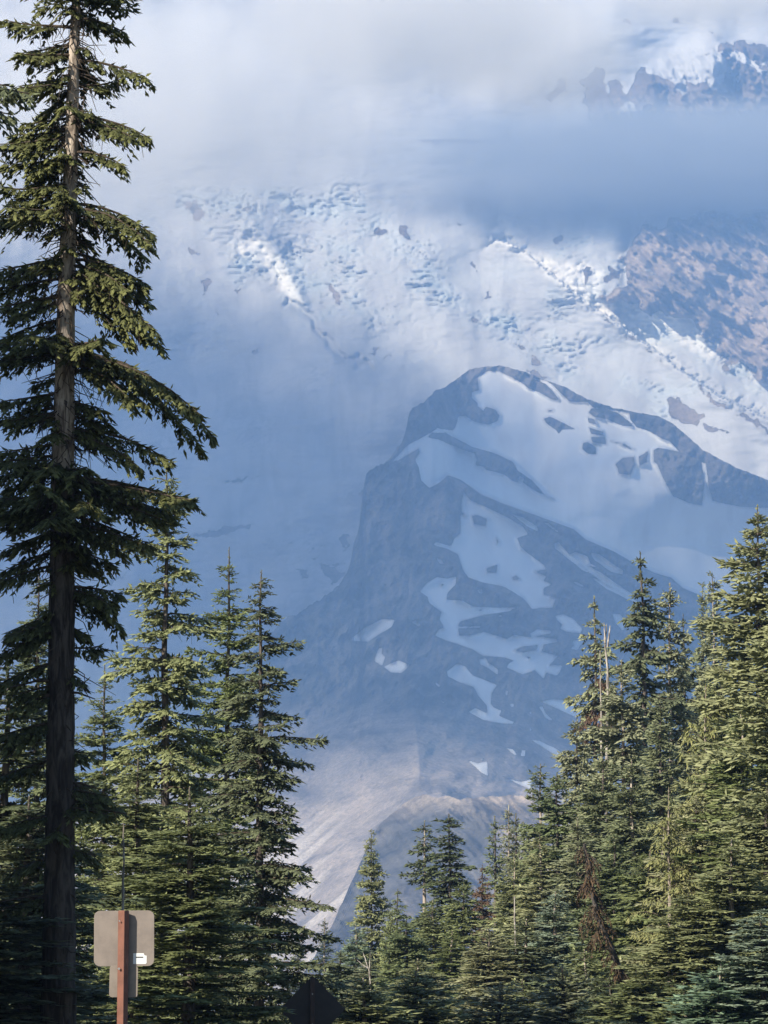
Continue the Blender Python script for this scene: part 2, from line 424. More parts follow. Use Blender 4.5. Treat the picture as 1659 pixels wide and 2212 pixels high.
rb2 = q4([(-60, 520), (40, 560), (150, 640), (235, 620), (275, 582), (330, 602), (420, 665), (540, 715), (640, 750), (820, 815), (870, 860), (1000, 915), (1060, 950), (1170, 1005), (1240, 1025), (1290, 1070), (1400, 1115), (1659, 1200), (2330, 1400)])
yr = np.interp(X, [p[0] for p in rb2], [p[1] for p in rb2])
D += sstep(930, 990, X) * 260 * sstep(2, -10, Y - yr)
rb3 = q4([(190, 400), (240, 390), (330, 425), (390, 455), (470, 478), (555, 520), (640, 600), (735, 682), (900, 760)])
yr3 = np.interp(X, [p[0] for p in rb3], [p[1] for p in rb3])
D += 70 * sstep(0, -7, Y - yr3) * sstep(915, 935, X) * sstep(1230, 1150, X)
# the ridge spine that falls to the lower left and the scree fan beneath it
spine = [(1075, 792), (985, 1030), (900, 1180), (880, 1350), (890, 1500), (905, 1640), (905, 1700)]
sx = np.interp(Y, [p[1] for p in spine], [p[0] for p in spine])
D += 1.15 * np.abs(X - sx) * sstep(1000, 1200, Y) * np.where(X < sx, .75, .5)
snow = np.full(X.shape, -14.0)
def S_(p):
    global snow
    snow = np.maximum(snow, sdf(p, X, Y))
def R_(p):
    global snow
    snow = np.minimum(snow, -sdf(p, X, Y))
S_(q4([(405, 150), (445, 128), (520, 130), (700, 170), (800, 215), (880, 262), (960, 285), (1060, 310), (1200, 395), (1280, 480), (1330, 495), (1370, 520), (1600, 600), (1659, 650), (2330, 860), (2330, 1396), (1659, 1196), (1400, 1111), (1290, 1066), (1240, 1021), (1170, 1001), (1060, 946), (1000, 911), (870, 856), (820, 811), (640, 746), (540, 711), (420, 661), (330, 598), (275, 578), (235, 615), (195, 632), (160, 600), (150, 545), (135, 510), (155, 480), (150, 462), (60, 515), (35, 520), (100, 450), (200, 395), (230, 375), (300, 385), (315, 355), (320, 325), (350, 320), (385, 345), (450, 360), (490, 345), (500, 320), (480, 295), (440, 280), (430, 300), (405, 280), (405, 265), (380, 245), (380, 220), (410, 210)]))
for p in ([(500, 130), (590, 175), (620, 200), (680, 225), (725, 250), (757, 254), (735, 222), (700, 185), (640, 160), (560, 118)],
          [(690, 165), (730, 190), (790, 250), (800, 260), (880, 262), (900, 285), (960, 290), (1060, 310), (1065, 340), (1090, 370), (1150, 390), (1200, 420), (1260, 440), (1290, 480), (1315, 487), (1370, 510), (1450, 560), (1600, 610), (1659, 640), (2330, 880), (2330, 500), (1659, 560), (1300, 380), (1000, 260)],
          [(895, 290), (950, 290), (1010, 310), (1070, 355), (1075, 368), (1030, 365), (960, 335), (905, 325), (885, 308)],
          [(690, 335), (715, 325), (770, 350), (830, 380), (770, 380), (755, 400), (745, 385), (700, 352)], [(880, 330), (905, 335), (920, 360), (885, 352)],
          [(885, 372), (945, 390), (950, 405), (895, 400)], [(895, 412), (955, 415), (960, 445), (900, 435)], [(860, 440), (880, 435), (915, 455), (917, 488), (880, 485), (857, 465)],
          [(1000, 530), (1030, 505), (1080, 500), (1085, 530), (1065, 577), (1015, 572), (1010, 548)], [(1100, 500), (1140, 475), (1135, 520), (1105, 535)],
          [(980, 432), (1040, 443), (1080, 468), (1060, 466), (1030, 447)], [(1165, 470), (1185, 460), (1290, 480), (1370, 515), (1385, 600), (1375, 710), (1320, 700), (1250, 670), (1215, 610), (1180, 530), (1165, 520)],
          [(1390, 520), (1520, 550), (1659, 610), (2000, 740), (2100, 900), (1659, 720), (1540, 715), (1420, 690), (1405, 640)],
          [(190, 415), (205, 395), (265, 395), (380, 455), (470, 480), (555, 520), (580, 560), (640, 600), (690, 660), (735, 682), (650, 645), (600, 610), (560, 605), (520, 575), (440, 555), (430, 540), (395, 535), (400, 510), (390, 485), (330, 465), (240, 425)]):
    R_(q4(p))
for p in ([(345, 650), (370, 685), (450, 720), (540, 765), (600, 800), (622, 835), (575, 850), (590, 890), (640, 930), (690, 965), (700, 985), (650, 995), (700, 1015), (690, 1035), (728, 1050), (690, 1065), (690, 1095), (742, 1108), (730, 1150), (640, 1155), (600, 1110), (520, 1060), (420, 1040), (365, 1020), (340, 985), (320, 920), (270, 895), (210, 880), (225, 868), (290, 885), (305, 850), (330, 830), (330, 745), (355, 755), (335, 735), (335, 690)],
          [(550, 745), (600, 760), (660, 800), (668, 822), (620, 800)], [(685, 780), (710, 785), (765, 832), (740, 820)], [(735, 870), (755, 868), (790, 910), (870, 985), (900, 1010), (860, 990), (790, 935), (740, 895)],
          [(800, 920), (830, 910), (880, 930), (890, 960), (920, 975), (880, 970), (940, 1000), (1000, 1045), (1070, 1090), (1070, 1118), (960, 1050), (890, 1000), (830, 950)],
          [(890, 912), (930, 920), (1000, 970), (1033, 990), (1030, 1008), (980, 995), (910, 945)], [(895, 1020), (940, 1035), (1080, 1115), (1200, 1190), (1190, 1200), (1070, 1122), (960, 1070)], [(815, 1040), (835, 1040), (875, 1062), (850, 1058)],
          [(985, 1175), (1020, 1180), (1060, 1230), (1030, 1250), (1000, 1215)], [(585, 580), (605, 590), (600, 612), (580, 606)],
          [(155, 1080), (190, 1040), (230, 1018), (275, 1025), (312, 1015), (310, 1050), (275, 1085), (270, 1115), (340, 1120), (380, 1145), (480, 1150), (580, 1148), (540, 1165), (420, 1185), (330, 1210), (320, 1230), (400, 1232), (415, 1238), (320, 1240), (325, 1270), (380, 1270), (430, 1255), (480, 1270), (530, 1285), (560, 1268), (640, 1280), (630, 1262), (660, 1245), (725, 1250), (720, 1262), (650, 1275), (745, 1285), (750, 1298), (690, 1310), (680, 1340), (750, 1360), (740, 1372), (715, 1400), (770, 1400), (760, 1430), (745, 1445), (700, 1430), (690, 1460), (650, 1420), (600, 1440), (530, 1410), (540, 1390), (560, 1380), (520, 1365), (430, 1360), (380, 1330), (310, 1305), (260, 1290), (220, 1270), (240, 1242), (260, 1240), (240, 1200), (250, 1170), (195, 1130), (190, 1105)],
          [(740, 1185), (775, 1178), (820, 1200), (858, 1245), (850, 1262), (790, 1255), (760, 1240), (770, 1225), (745, 1200)], [(815, 1295), (850, 1280), (860, 1300), (835, 1333), (803, 1328), (820, 1315)],
          [(410, 1375), (440, 1368), (450, 1390), (470, 1400), (495, 1420), (490, 1440), (455, 1415), (415, 1395)], [(225, 935), (250, 945), (262, 962), (240, 960)]):
    S_(q4(p))
for p in ([(380, 755), (400, 750), (445, 768), (440, 798), (390, 790)], [(445, 980), (490, 965), (485, 1000), (445, 998)], [(555, 1020), (570, 1010), (588, 1030), (560, 1030)],
          [(400, 1160), (425, 1158), (420, 1165)], [(565, 1335), (600, 1318), (665, 1312), (660, 1332), (600, 1345)], [(615, 1362), (638, 1366), (625, 1372)], [(245, 1048), (258, 1048), (252, 1058)], [(485, 850), (496, 862), (490, 875)], [(710, 298), (728, 298), (728, 304), (710, 304)]):
    R_(q4(p))
for p in ([(400, 395), (480, 330), (560, 292), (620, 295), (605, 330), (540, 370), (490, 402)], [(700, 305), (720, 298), (748, 320), (735, 328)], [(522, 490), (540, 435), (560, 430), (557, 460), (575, 475), (560, 518), (525, 500)],
          [(565, 522), (640, 492), (695, 515), (650, 553), (600, 550)], [(873, 545), (920, 508), (960, 520), (1000, 565), (1115, 610), (1090, 650), (1085, 700), (1100, 720), (1137, 735), (1125, 760), (1200, 790), (1190, 800), (1130, 795), (1050, 780), (975, 740), (1010, 722), (1070, 750), (1065, 710), (1030, 670), (1000, 620), (940, 600), (880, 570)],
          [(815, 595), (840, 612), (835, 622), (815, 605)], [(1327, 690), (1380, 680), (1500, 688), (1560, 735), (1490, 765), (1440, 740), (1330, 692)], [(1315, 712), (1335, 712), (1350, 745), (1395, 790), (1350, 770)],
          [(1155, 915), (1190, 920), (1215, 950), (1200, 950)], [(1235, 925), (1253, 925), (1250, 955), (1230, 955)], [(1275, 875), (1320, 880), (1430, 935), (1425, 960), (1380, 940)],
          [(968, 970), (1020, 990), (1068, 978), (1072, 1050), (1040, 1035)], [(1035, 970), (1050, 965), (1045, 985)], [(1130, 1048), (1180, 1065), (1230, 1080), (1285, 1065), (1280, 1115), (1230, 1095)],
          [(1020, 147), (1045, 147), (1045, 168), (1025, 165)], [(990, 325), (1035, 325), (1030, 335)], [(1155, 635), (1168, 640), (1165, 662), (1155, 655)], [(1178, 702), (1196, 700), (1196, 718), (1182, 716)], [(1265, 822), (1282, 820), (1280, 836)], [(830, 678), (865, 697), (855, 699)], [(1268, 738), (1284, 745), (1278, 752)], [(1118, 275), (1140, 272), (1135, 285)]):
    S_(qm(p))
rk = sstep(-8, 8, -snow)
lowf = sstep(1380, 1650, Y)
D -= rk * (1 - lowf) * (26 * ridged((X * .5 + Y * .3) / 40, (Y * .7 - X * .5) / 90, 4, 91) + 12 * ridged((X + .5 * Y) / 26, (Y - .6 * X) / 40, 3, 95))
D -= (1 - rk) * 5 * fbm(X / 90, Y / 60, 3, 96)
fall = (X - 905) * .55 + (Y - 1700) * .85
left = sstep(920, 880, X)
D -= lowf * (12 * fbm((X * .76 - Y * .65) / 240, (X * .65 + Y * .76) / 30, 4, 97) * left + 26 * fbm(X / 90, Y / 70, 4, 98) * (1 - left))
gul = ridged((np.abs(X - sx) * 1.0 + .5 * (Y - 900) + 20 * fbm(X / 60, Y / 60, 3, 251)) / 34, Y / 240 + X / 500, 3, 253)
D += rk * (1 - lowf) * 14 * np.clip(gul, -1, 1)
tan = sstep(1480, 1720, Y) * .62 + rk * (1 - lowf) * .20 * sstep(.2, 1.0, gul)  # lit lower slope and gully relief put into the rock colour
stk = fbm((X * .76 - Y * .65) / 900 + 5, (X * .65 + Y * .76) / 34, 4, 101, .6)
dust = sstep(1600, 1930, Y) * left * (0.30 + 1.2 * stk + .32 * sstep(1750, 1990, Y))
me = np_mesh('rocky_peak', at_np(X, Y, D).reshape(-1, 3), grid_faces(*X.shape)[:, ::-1], True)
attr(me, 'rock', -snow); attr(me, 'ice', np.zeros_like(X)); attr(me, 'tan', tan); attr(me, 'dust', dust)
peak_mat = snow_rock_material('peak_snow_and_rock', (0.048, 0.050, 0.054), (0.105, 0.098, 0.097), 3.2, 0.0, 1.3, 1.0, (0.76, 0.78, 0.80), (0.58, 0.58, 0.60), .45, 1.5)
tag(link_mesh('rocky_peak', me, peak_mat), 'dark rocky peak streaked with snowfields before the glaciers', kind='structure')

# ---- the lower moraine hump
ysil = np.array([(480, 2230), (600, 2180), (690, 2050), (728, 1975), (760, 1905), (790, 1838), (812, 1792), (832, 1768), (852, 1755), (885, 1727), (914, 1715), (940, 1722), (968, 1719), (985, 1726), (1042, 1722), (1100, 1718), (1150, 1720), (1250, 1742), (1400, 1800), (2000, 1900)])
xs = np.arange(500, 1990, 3.0)
top = np.interp(xs, ysil[:, 0], ysil[:, 1]) + 4.5 * fbm(xs / 16, xs * 0 + .5, 4, 9, .6)
nr = 150
X = np.repeat(xs[None, :], nr, 0)
Y = top[None, :] + np.linspace(0, 1, nr)[:, None] * (2260 - top[None, :])
D = 2700 - (Y - 1715) / 540 * 900
D += 1.0 * np.abs(X - (985 - (Y - 1720) * .55)) * np.where(X < 985 - (Y - 1720) * .55, 1.2, .1)
D -= 13 * ridged((X + .7 * Y) / 120, (Y - .9 * X) / 30, 4, 121) + 60 * fbm(X / 180, Y / 120, 3, 127)
me = np_mesh('moraine_hill', at_np(X, Y, D).reshape(-1, 3), grid_faces(*X.shape)[:, ::-1], True)
dn = fbm((X + .6 * Y) / 170, (Y - .6 * X) / 40, 4, 129)
attr(me, 'rock', np.full(X.shape, 14.0)); attr(me, 'ice', np.zeros_like(X)); attr(me, 'tan', np.clip(sstep(1775, 1722, Y) + sstep(1000, 1120, X - (Y - 1720) * .2), 0, 1) * (.7 + .5 * dn)); attr(me, 'dust', sstep(850, 1000, X + (Y - 1720) * .5) * (.22 + .45 * dn))  # lit crest and right side put into the colour; left face kept dark
tag(link_mesh('moraine_hill', me, snow_rock_material('moraine_gravel', (0.046, 0.050, 0.054), (0.11, 0.108, 0.106), 1.0, 0, 1.6, 0.5)), 'bare grey moraine hill below the dark peak', kind='structure')

# ---- ground: one sheet from behind the camera to the far plains, rising gently to the right where the forest stands
def ground_z(x, y):
    x = np.asarray(x, float); y = np.asarray(y, float)
    z = 0.16 * np.maximum(x - 7, 0) * sstep(20, 70, y) * sstep(900, 300, y) * sstep(260, 60, x)
    z = z + 0.05 * np.maximum(-x - 9, 0) * sstep(10, 60, y) * sstep(900, 300, y) * sstep(-260, -60, x)
    return z
gx = np.concatenate([-np.geomspace(3000, 14, 34), np.linspace(-12, 12, 13), np.geomspace(14, 3000, 34)])
gy = np.concatenate([-np.geomspace(200, 20, 12), np.linspace(-15, 300, 64), np.geomspace(320, 9000, 40)])
X, Y = np.meshgrid(gx, gy)
Z = ground_z(X, Y) - 25 * sstep(400, 2500, Y)
G = NT('forest_floor')
ob = G.obj()
gcol = G.mix(G.maprange(G.noise(ob, 0.6, 6, .6), .35, .65), (0.035, 0.045, 0.02), (0.09, 0.075, 0.045))
G.bsdf(gcol, 0.95, G.bump(G.noise(ob, 3.0, 6, .6), .6, .1))
tag(link_mesh('ground', np_mesh('ground', np.stack([X, Y, Z], -1).reshape(-1, 3), grid_faces(*X.shape)[:, ::-1], True), G.m), 'grassy forest floor', kind='structure')
RM = NT('asphalt')
ob = RM.obj()
RM.bsdf(RM.mix(RM.noise(ob, 30, 3, .6), (0.04, 0.04, 0.042), (0.07, 0.07, 0.07)), 0.9, RM.bump(RM.noise(ob, 60, 4, .6), .4, .01))
rx = np.array([-1.2, 0.2, 2, 3.8, 5.2]); ry = np.linspace(-60, 300, 91)
X, Y = np.meshgrid(rx, ry)
X = X + 0.00012 * np.maximum(Y - 60, 0) ** 2
tag(link_mesh('road', np_mesh('road', np.stack([X, Y, 0 * X + .02 + np.where((X > -9e9), 0, 0)], -1).reshape(-1, 3), grid_faces(*X.shape)[:, ::-1], True), RM.m), 'grey asphalt road', kind='structure')
# ================================================================ clouds and haze
def blob_mesh(name, segs=5, lumps=0.12, seed=1, freq=2.2):
    import bmesh
    bm = bmesh.new()
    bmesh.ops.create_icosphere(bm, subdivisions=segs, radius=1.0)
    from mathutils import noise
    for v in bm.verts:
        n = noise.fractal(v.co * freq + Vector((seed * 7.3, seed * 3.1, 0)), 0.8, 2.0, 4)
        v.co *= 1.0 + lumps * n
    me = bpy.data.meshes.new(name)
    bm.to_mesh(me); bm.free()
    for p in me.polygons: p.use_smooth = True
    return me

def cloud_material(name, density, freq, cover, color=(1, 1, 1), stretch=(1, 1, 1), edge=0.55, aniso=0.0, step=1.0, width=0.28):
    M = NT(name)
    ob = M.obj()
    r = M.n('ShaderNodeVectorMath', {0: ob}, operation='LENGTH').outputs['Value']
    fall = M.maprange(r, 1.0, edge, 0.0, 1.0)
    n = M.noise(M.mapping(ob, stretch), freq, 7.0, 0.60)
    d = M.maprange(M.math('ADD', n, M.math('MULTIPLY', fall, 0.55)), cover, cover + width)
    d = M.math('MULTIPLY', M.math('MULTIPLY', d, fall), density)
    v = M.n('ShaderNodeVolumePrincipled', {'Color': (*color, 1), 'Density': d, 'Anisotropy': aniso, 'Absorption Color': (0, 0, 0, 1)})
    M.t.links.new(v.outputs[0], M.out.inputs['Volume'])
    M.m.cycles.volume_step_rate = step
    return M.m

def cloud(label, x, y, D, rx, ry, rd, mat, seed, roll=0.0, lumps=0.12):
    """an ellipsoidal cloud; rx, ry in picture units at distance D, rd metres deep"""
    o = link_mesh('cloud', blob_mesh('cloud', 4, lumps, seed), mat)
    o.location = at(x, y, D)
    k = D / F / CP
    o.scale = (rx * k, rd, ry * k)
    o.rotation_euler = (0, roll, 0)
    return tag(o, label, 'cloud', 'clouds around the mountain')

band_m = cloud_material('cloud_band_shade_tint', 0.018, 1.7, 0.45, (0.56, 0.60, 0.65), (2.6, 1, 1.3), 0.25, 0.0, .5, .2)  # shade on the bank put into its absorbing grey colour
white_m = cloud_material('cloud_white', 0.013, 2.6, 0.52, (1, 1, 1), (1.7, 1, 1), 0.3, -0.35, .35, .13)
veil_m = cloud_material('cloud_veil', 0.0095, 2.0, 0.42, (1, 1, 1), (2.0, 1, 1.4), 0.25, -0.2)
puff_m = cloud_material('cloud_puff', 0.015, 2.8, 0.44, (1, 1, 1), (1.4, 1, 1), 0.35, -0.35, .35, .13)
wisp_m = cloud_material('cloud_wisp', 0.014, 2.4, 0.47, (1, 1, 1), (1, 1, 1.3), 0.3, -0.35)

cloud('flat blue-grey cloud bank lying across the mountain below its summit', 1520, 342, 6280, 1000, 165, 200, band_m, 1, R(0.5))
cloud('bright white cumulus cloud at the top centre of the sky', 880, 10, 2600, 470, 260, 120, white_m, 2)
cloud('white cloud puff covering the left shoulder of the summit rocks', 1150, 105, 2800, 300, 175, 110, puff_m, 5)
cloud('pale thin cloud veiling the sky beside the tall left fir', 330, 230, 3000, 760, 360, 160, veil_m, 3)
cloud('wispy white cloud over the top of the dark summit rocks', 1520, -20, 2900, 360, 110, 90, wisp_m, 4)

# unseen cloud, added and shaped to shade the lower glacier and dark peak
SH = NT('shade_cloud')
shv = SH.n('ShaderNodeVolumePrincipled', {'Color': (1, 1, 1, 1), 'Density': 0.03, 'Absorption Color': (1, 1, 1, 1)})
SH.t.links.new(shv.outputs[0], SH.out.inputs['Volume'])

def shade_cloud(label, pts, t, thick, seed):
    """lens-shaped cloud whose outline is the wanted shadow carried t metres back towards the sun"""
    P = [at(*p) + SUN * t for p in pts]
    c = sum(P, Vector()) / len(P)
    # flatten on the plane across the sun's rays
    e1 = Vector((0, 0, 1)).cross(SUN).normalized(); e2 = SUN.cross(e1).normalized()
    uv = np.array([((p - c).dot(e1), (p - c).dot(e2)) for p in P])
    step = 40.0
    us = np.arange(uv[:, 0].min() - 330, uv[:, 0].max() + 330, step); vs = np.arange(uv[:, 1].min() - 330, uv[:, 1].max() + 330, step)
    U, V = np.meshgrid(us, vs)
    d = sdf(uv, U, V, 420.0) + 120 + 70 * fbm(U / 260, V / 260, 4, seed)
    h = (np.clip(d, 0, 420) / 420) ** 1.3 * thick * (1 + .5 * fbm(U / 170, V / 170, 3, seed + 3))
    keep = d > 0
    top_, bot_ = {}, {}
    verts, faces = [], []
    nr_, nc_ = U.shape
    idx_t = -np.ones(U.shape, int); idx_b = -np.ones(U.shape, int)
    for i in range(nr_):
        for j in range(nc_):
            p = c + e1 * float(U[i, j]) + e2 * float(V[i, j])
            hh = max(float(h[i, j]), 0) if keep[i, j] else 0.0
            idx_t[i, j] = len(verts); verts.append(p + SUN * hh)
            if hh > 0:
                idx_b[i, j] = len(verts); verts.append(p - SUN * hh * .6)
            else:
                idx_b[i, j] = idx_t[i, j]
    tris = []
    for i in range(nr_ - 1):
        for j in range(nc_ - 1):
            if keep[i:i+2, j:j+2].any():
                for tri in (((i, j), (i, j+1), (i+1, j+1)), ((i, j), (i+1, j+1), (i+1, j))):
                    a = [idx_t[q] for q in tri]; b = [idx_b[q] for q in tri][::-1]
                    if any(keep[q] for q in tri):
                        tris.append(a); tris.append(b)
    me = np_mesh('cloud', np.array([tuple(v) for v in verts]), np.array(tris), True)
    return tag(link_mesh('cloud', me, SH.m), label, 'cloud', 'clouds around the mountain')

shade_cloud('broad unseen cloud added left of the view to shade the glacier and the dark peak',
            [(-300, 520, 6250), (250, 560, 6200), (480, 640, 6150), (640, 690, 6100), (800, 760, 6050), (950, 800, 5800), (1040, 770, 5500), (1200, 800, 5500), (1450, 880, 5200), (1700, 1010, 5100), (1900, 1100, 5000),
             (1900, 1500, 4500), (1500, 1560, 4200), (1000, 1560, 4100), (700, 1600, 4100), (500, 1700, 4500), (-300, 1900, 5200)], 1900, 90, 11)

H = NT('haze_air')
hv = H.n('ShaderNodeVolumePrincipled', {'Color': (0.29, 0.53, 1.0, 1), 'Density': 1.5e-4, 'Absorption Color': (0.16, 0.16, 0.16, 1)})
H.t.links.new(hv.outputs[0], H.out.inputs['Volume'])
import bmesh
bm = bmesh.new()
bmesh.ops.create_cube(bm, size=1.0)
bmesh.ops.scale(bm, vec=(6200, 9400, 2330), verts=bm.verts)
bmesh.ops.translate(bm, vec=(0, 4420, 2330 / 2 - 26.5), verts=bm.verts)
me = bpy.data.meshes.new('haze'); bm.to_mesh(me); bm.free()
tag(link_mesh('haze', me, H.m), 'blue summer haze filling the valley air', kind='stuff')
# ================================================================ trees
def foliage_material(name, a, b, c, tip=(0.16, 0.17, 0.06)):
    M = NT(name)
    ob = M.obj()
    rnd = M.n('ShaderNodeObjectInfo').outputs['Random']
    n1 = M.noise(ob, 1.1, 3, .6)
    n2 = M.noise(ob, 9.0, 2, .6)
    col = M.mix(M.maprange(n1, .35, .65), a, b)
    col = M.mix(M.maprange(n2, .45, .75), col, c)
    col = M.mix(M.math('MULTIPLY', M.attr('tip'), M.maprange(n2, .22, .5)), col, tip)  # sunlit tips and dark bough insides put into the needle colour
    hsv = M.n('ShaderNodeHueSaturation', {'Hue': M.maprange(rnd, 0, 1, .48, .525, False), 'Saturation': M.maprange(rnd, 0, 1, .66, .94, False), 'Value': M.maprange(rnd, 0, 1, 1.22, .78, False), 'Color': col}).outputs[0]
    d = M.n('ShaderNodeBsdfPrincipled', {'Base Color': hsv, 'Roughness': .7, 'Specular IOR Level': .25})
    t = M.n('ShaderNodeBsdfTranslucent', {'Color': hsv})
    mx = M.n('ShaderNodeMixShader', {0: .16})
    M.t.links.new(d.outputs[0], mx.inputs[1]); M.t.links.new(t.outputs[0], mx.inputs[2])
    M.t.links.new(mx.outputs[0], M.out.inputs[0])
    return M.m

def bark_material(name, a, b, scale=1.0):
    M = NT(name)
    ob = M.obj()
    v = M.mapping(ob, (9 * scale, 9 * scale, 1.6 * scale))
    n1 = M.noise(v, 1.5, 6, .65, .8)
    n2 = M.noise(ob, 2.2 * scale, 4, .6)
    col = M.mix(M.maprange(n1, .38, .62), a, b)
    col = M.mix(M.math('MULTIPLY', M.maprange(n2, .55, .75), .5), col, tuple(min(1, 1.5 * q) for q in b))
    M.bsdf(col, .95, M.bump(n1, .9, .03), .1)
    return M.m

LEAF = {
    'olive': foliage_material('fir_needles_olive', (0.074, 0.095, 0.026), (0.105, 0.121, 0.035), (0.049, 0.066, 0.019), (0.303, 0.324, 0.102)),
    'green': foliage_material('fir_needles_green', (0.064, 0.083, 0.028), (0.088, 0.109, 0.038), (0.039, 0.053, 0.018), (0.255, 0.284, 0.108)),
    'blue': foliage_material('fir_needles_blue_green', (0.058, 0.099, 0.049), (0.081, 0.132, 0.068), (0.036, 0.066, 0.032), (0.246, 0.344, 0.190)),
    'dark': foliage_material('fir_needles_dark', (0.032, 0.044, 0.017), (0.049, 0.060, 0.025), (0.053, 0.046, 0.025), (0.168, 0.193, 0.078)),
    'lime': foliage_material('cedar_needles_yellow_green', (0.132, 0.161, 0.031), (0.190, 0.197, 0.041), (0.080, 0.113, 0.026), (0.276, 0.261, 0.062)),
    'brown': foliage_material('dead_needles_brown', (0.097, 0.049, 0.023), (0.068, 0.041, 0.026), (0.035, 0.024, 0.017), (0.167, 0.085, 0.041)),
    'giant': foliage_material('fir_needles_giant', (0.029, 0.033, 0.009), (0.049, 0.051, 0.013), (0.017, 0.019, 0.006), (0.222, 0.215, 0.061)),
}
BARK = bark_material('fir_bark', (0.045, 0.036, 0.030), (0.16, 0.135, 0.115))
BARK_PALE = bark_material('fir_bark_pale', (0.16, 0.125, 0.10), (0.48, 0.41, 0.34))
BARK_DARK = bark_material('fir_bark_dark', (0.05, 0.045, 0.042), (0.15, 0.13, 0.12))
TWIG = bark_material('dead_twigs', (0.055, 0.042, 0.032), (0.115, 0.09, 0.068))
SILVER = bark_material('weathered_wood', (0.15, 0.125, 0.105), (0.46, 0.42, 0.37))

def unit(v):
    return v / (np.linalg.norm(v, axis=-1, keepdims=True) + 1e-9)

class Wood:
    def __init__(self):
        self.v, self.f, self.k = [], [], 0
    def tube(self, pts, rad, sides=5, rng=None, rough=0.0):
        pts = np.asarray(pts, float); rad = np.asarray(rad, float)
        n = len(pts)
        t = unit(np.gradient(pts, axis=0))
        ref = np.array([1.0, 0, 0]) if abs(t[0, 2]) > .7 else np.array([0, 0, 1.0])
        e1 = unit(np.cross(t, ref)); e2 = np.cross(t, e1)
        ang = np.linspace(0, 2 * math.pi, sides, endpoint=False)
        rr = rad[:, None] * np.ones(sides)[None, :]
        if rough and rng is not None:
            rr = rr * (1 + rough * rng.standard_normal(rr.shape))
        ring = pts[:, None, :] + rr[..., None] * (np.cos(ang)[None, :, None] * e1[:, None, :] + np.sin(ang)[None, :, None] * e2[:, None, :])
        self.v.append(ring.reshape(-1, 3))
        i = np.arange(n * sides).reshape(n, sides) + self.k
        a, b = i[:-1], i[1:]
        self.f.append(np.stack([a, np.roll(a, -1, 1), np.roll(b, -1, 1), b], -1).reshape(-1, 4))
        self.k += n * sides
    def mesh(self, name, smooth=True):
        return np_mesh(name, np.concatenate(self.v), np.concatenate(self.f), smooth)

class Leaves:
    def __init__(self):
        self.p, self.d, self.n, self.l, self.w, self.t = [], [], [], [], [], []
    def add(self, p, d, n, l, w, t):
        self.p.append(p); self.d.append(d); self.n.append(n); self.l.append(l); self.w.append(w); self.t.append(t)
    def mesh(self, name):
        p = np.concatenate(self.p); d = unit(np.concatenate(self.d)); n = np.concatenate(self.n)
        l = np.concatenate(self.l)[:, None]; w = np.concatenate(self.w)[:, None]; t = np.concatenate(self.t)
        s = unit(np.cross(d, n)); n = np.cross(s, d)
        V = np.stack([p, p + d * l * .42 + s * w * .5 - n * w * .22, p + d * l, p + d * l * .42 - s * w * .5 - n * w * .22, p + d * l * .45 + n * w * .16], 1)
        m = len(p)
        base = (np.arange(m) * 5)[:, None, None]
        Fc = np.array([[0, 4, 1], [1, 4, 2], [0, 3, 4], [4, 3, 2]])[None] + base
        me = np_mesh(name, V.reshape(-1, 3), Fc.reshape(-1, 3))
        attr(me, 'tip', np.repeat(t, 5))
        return me

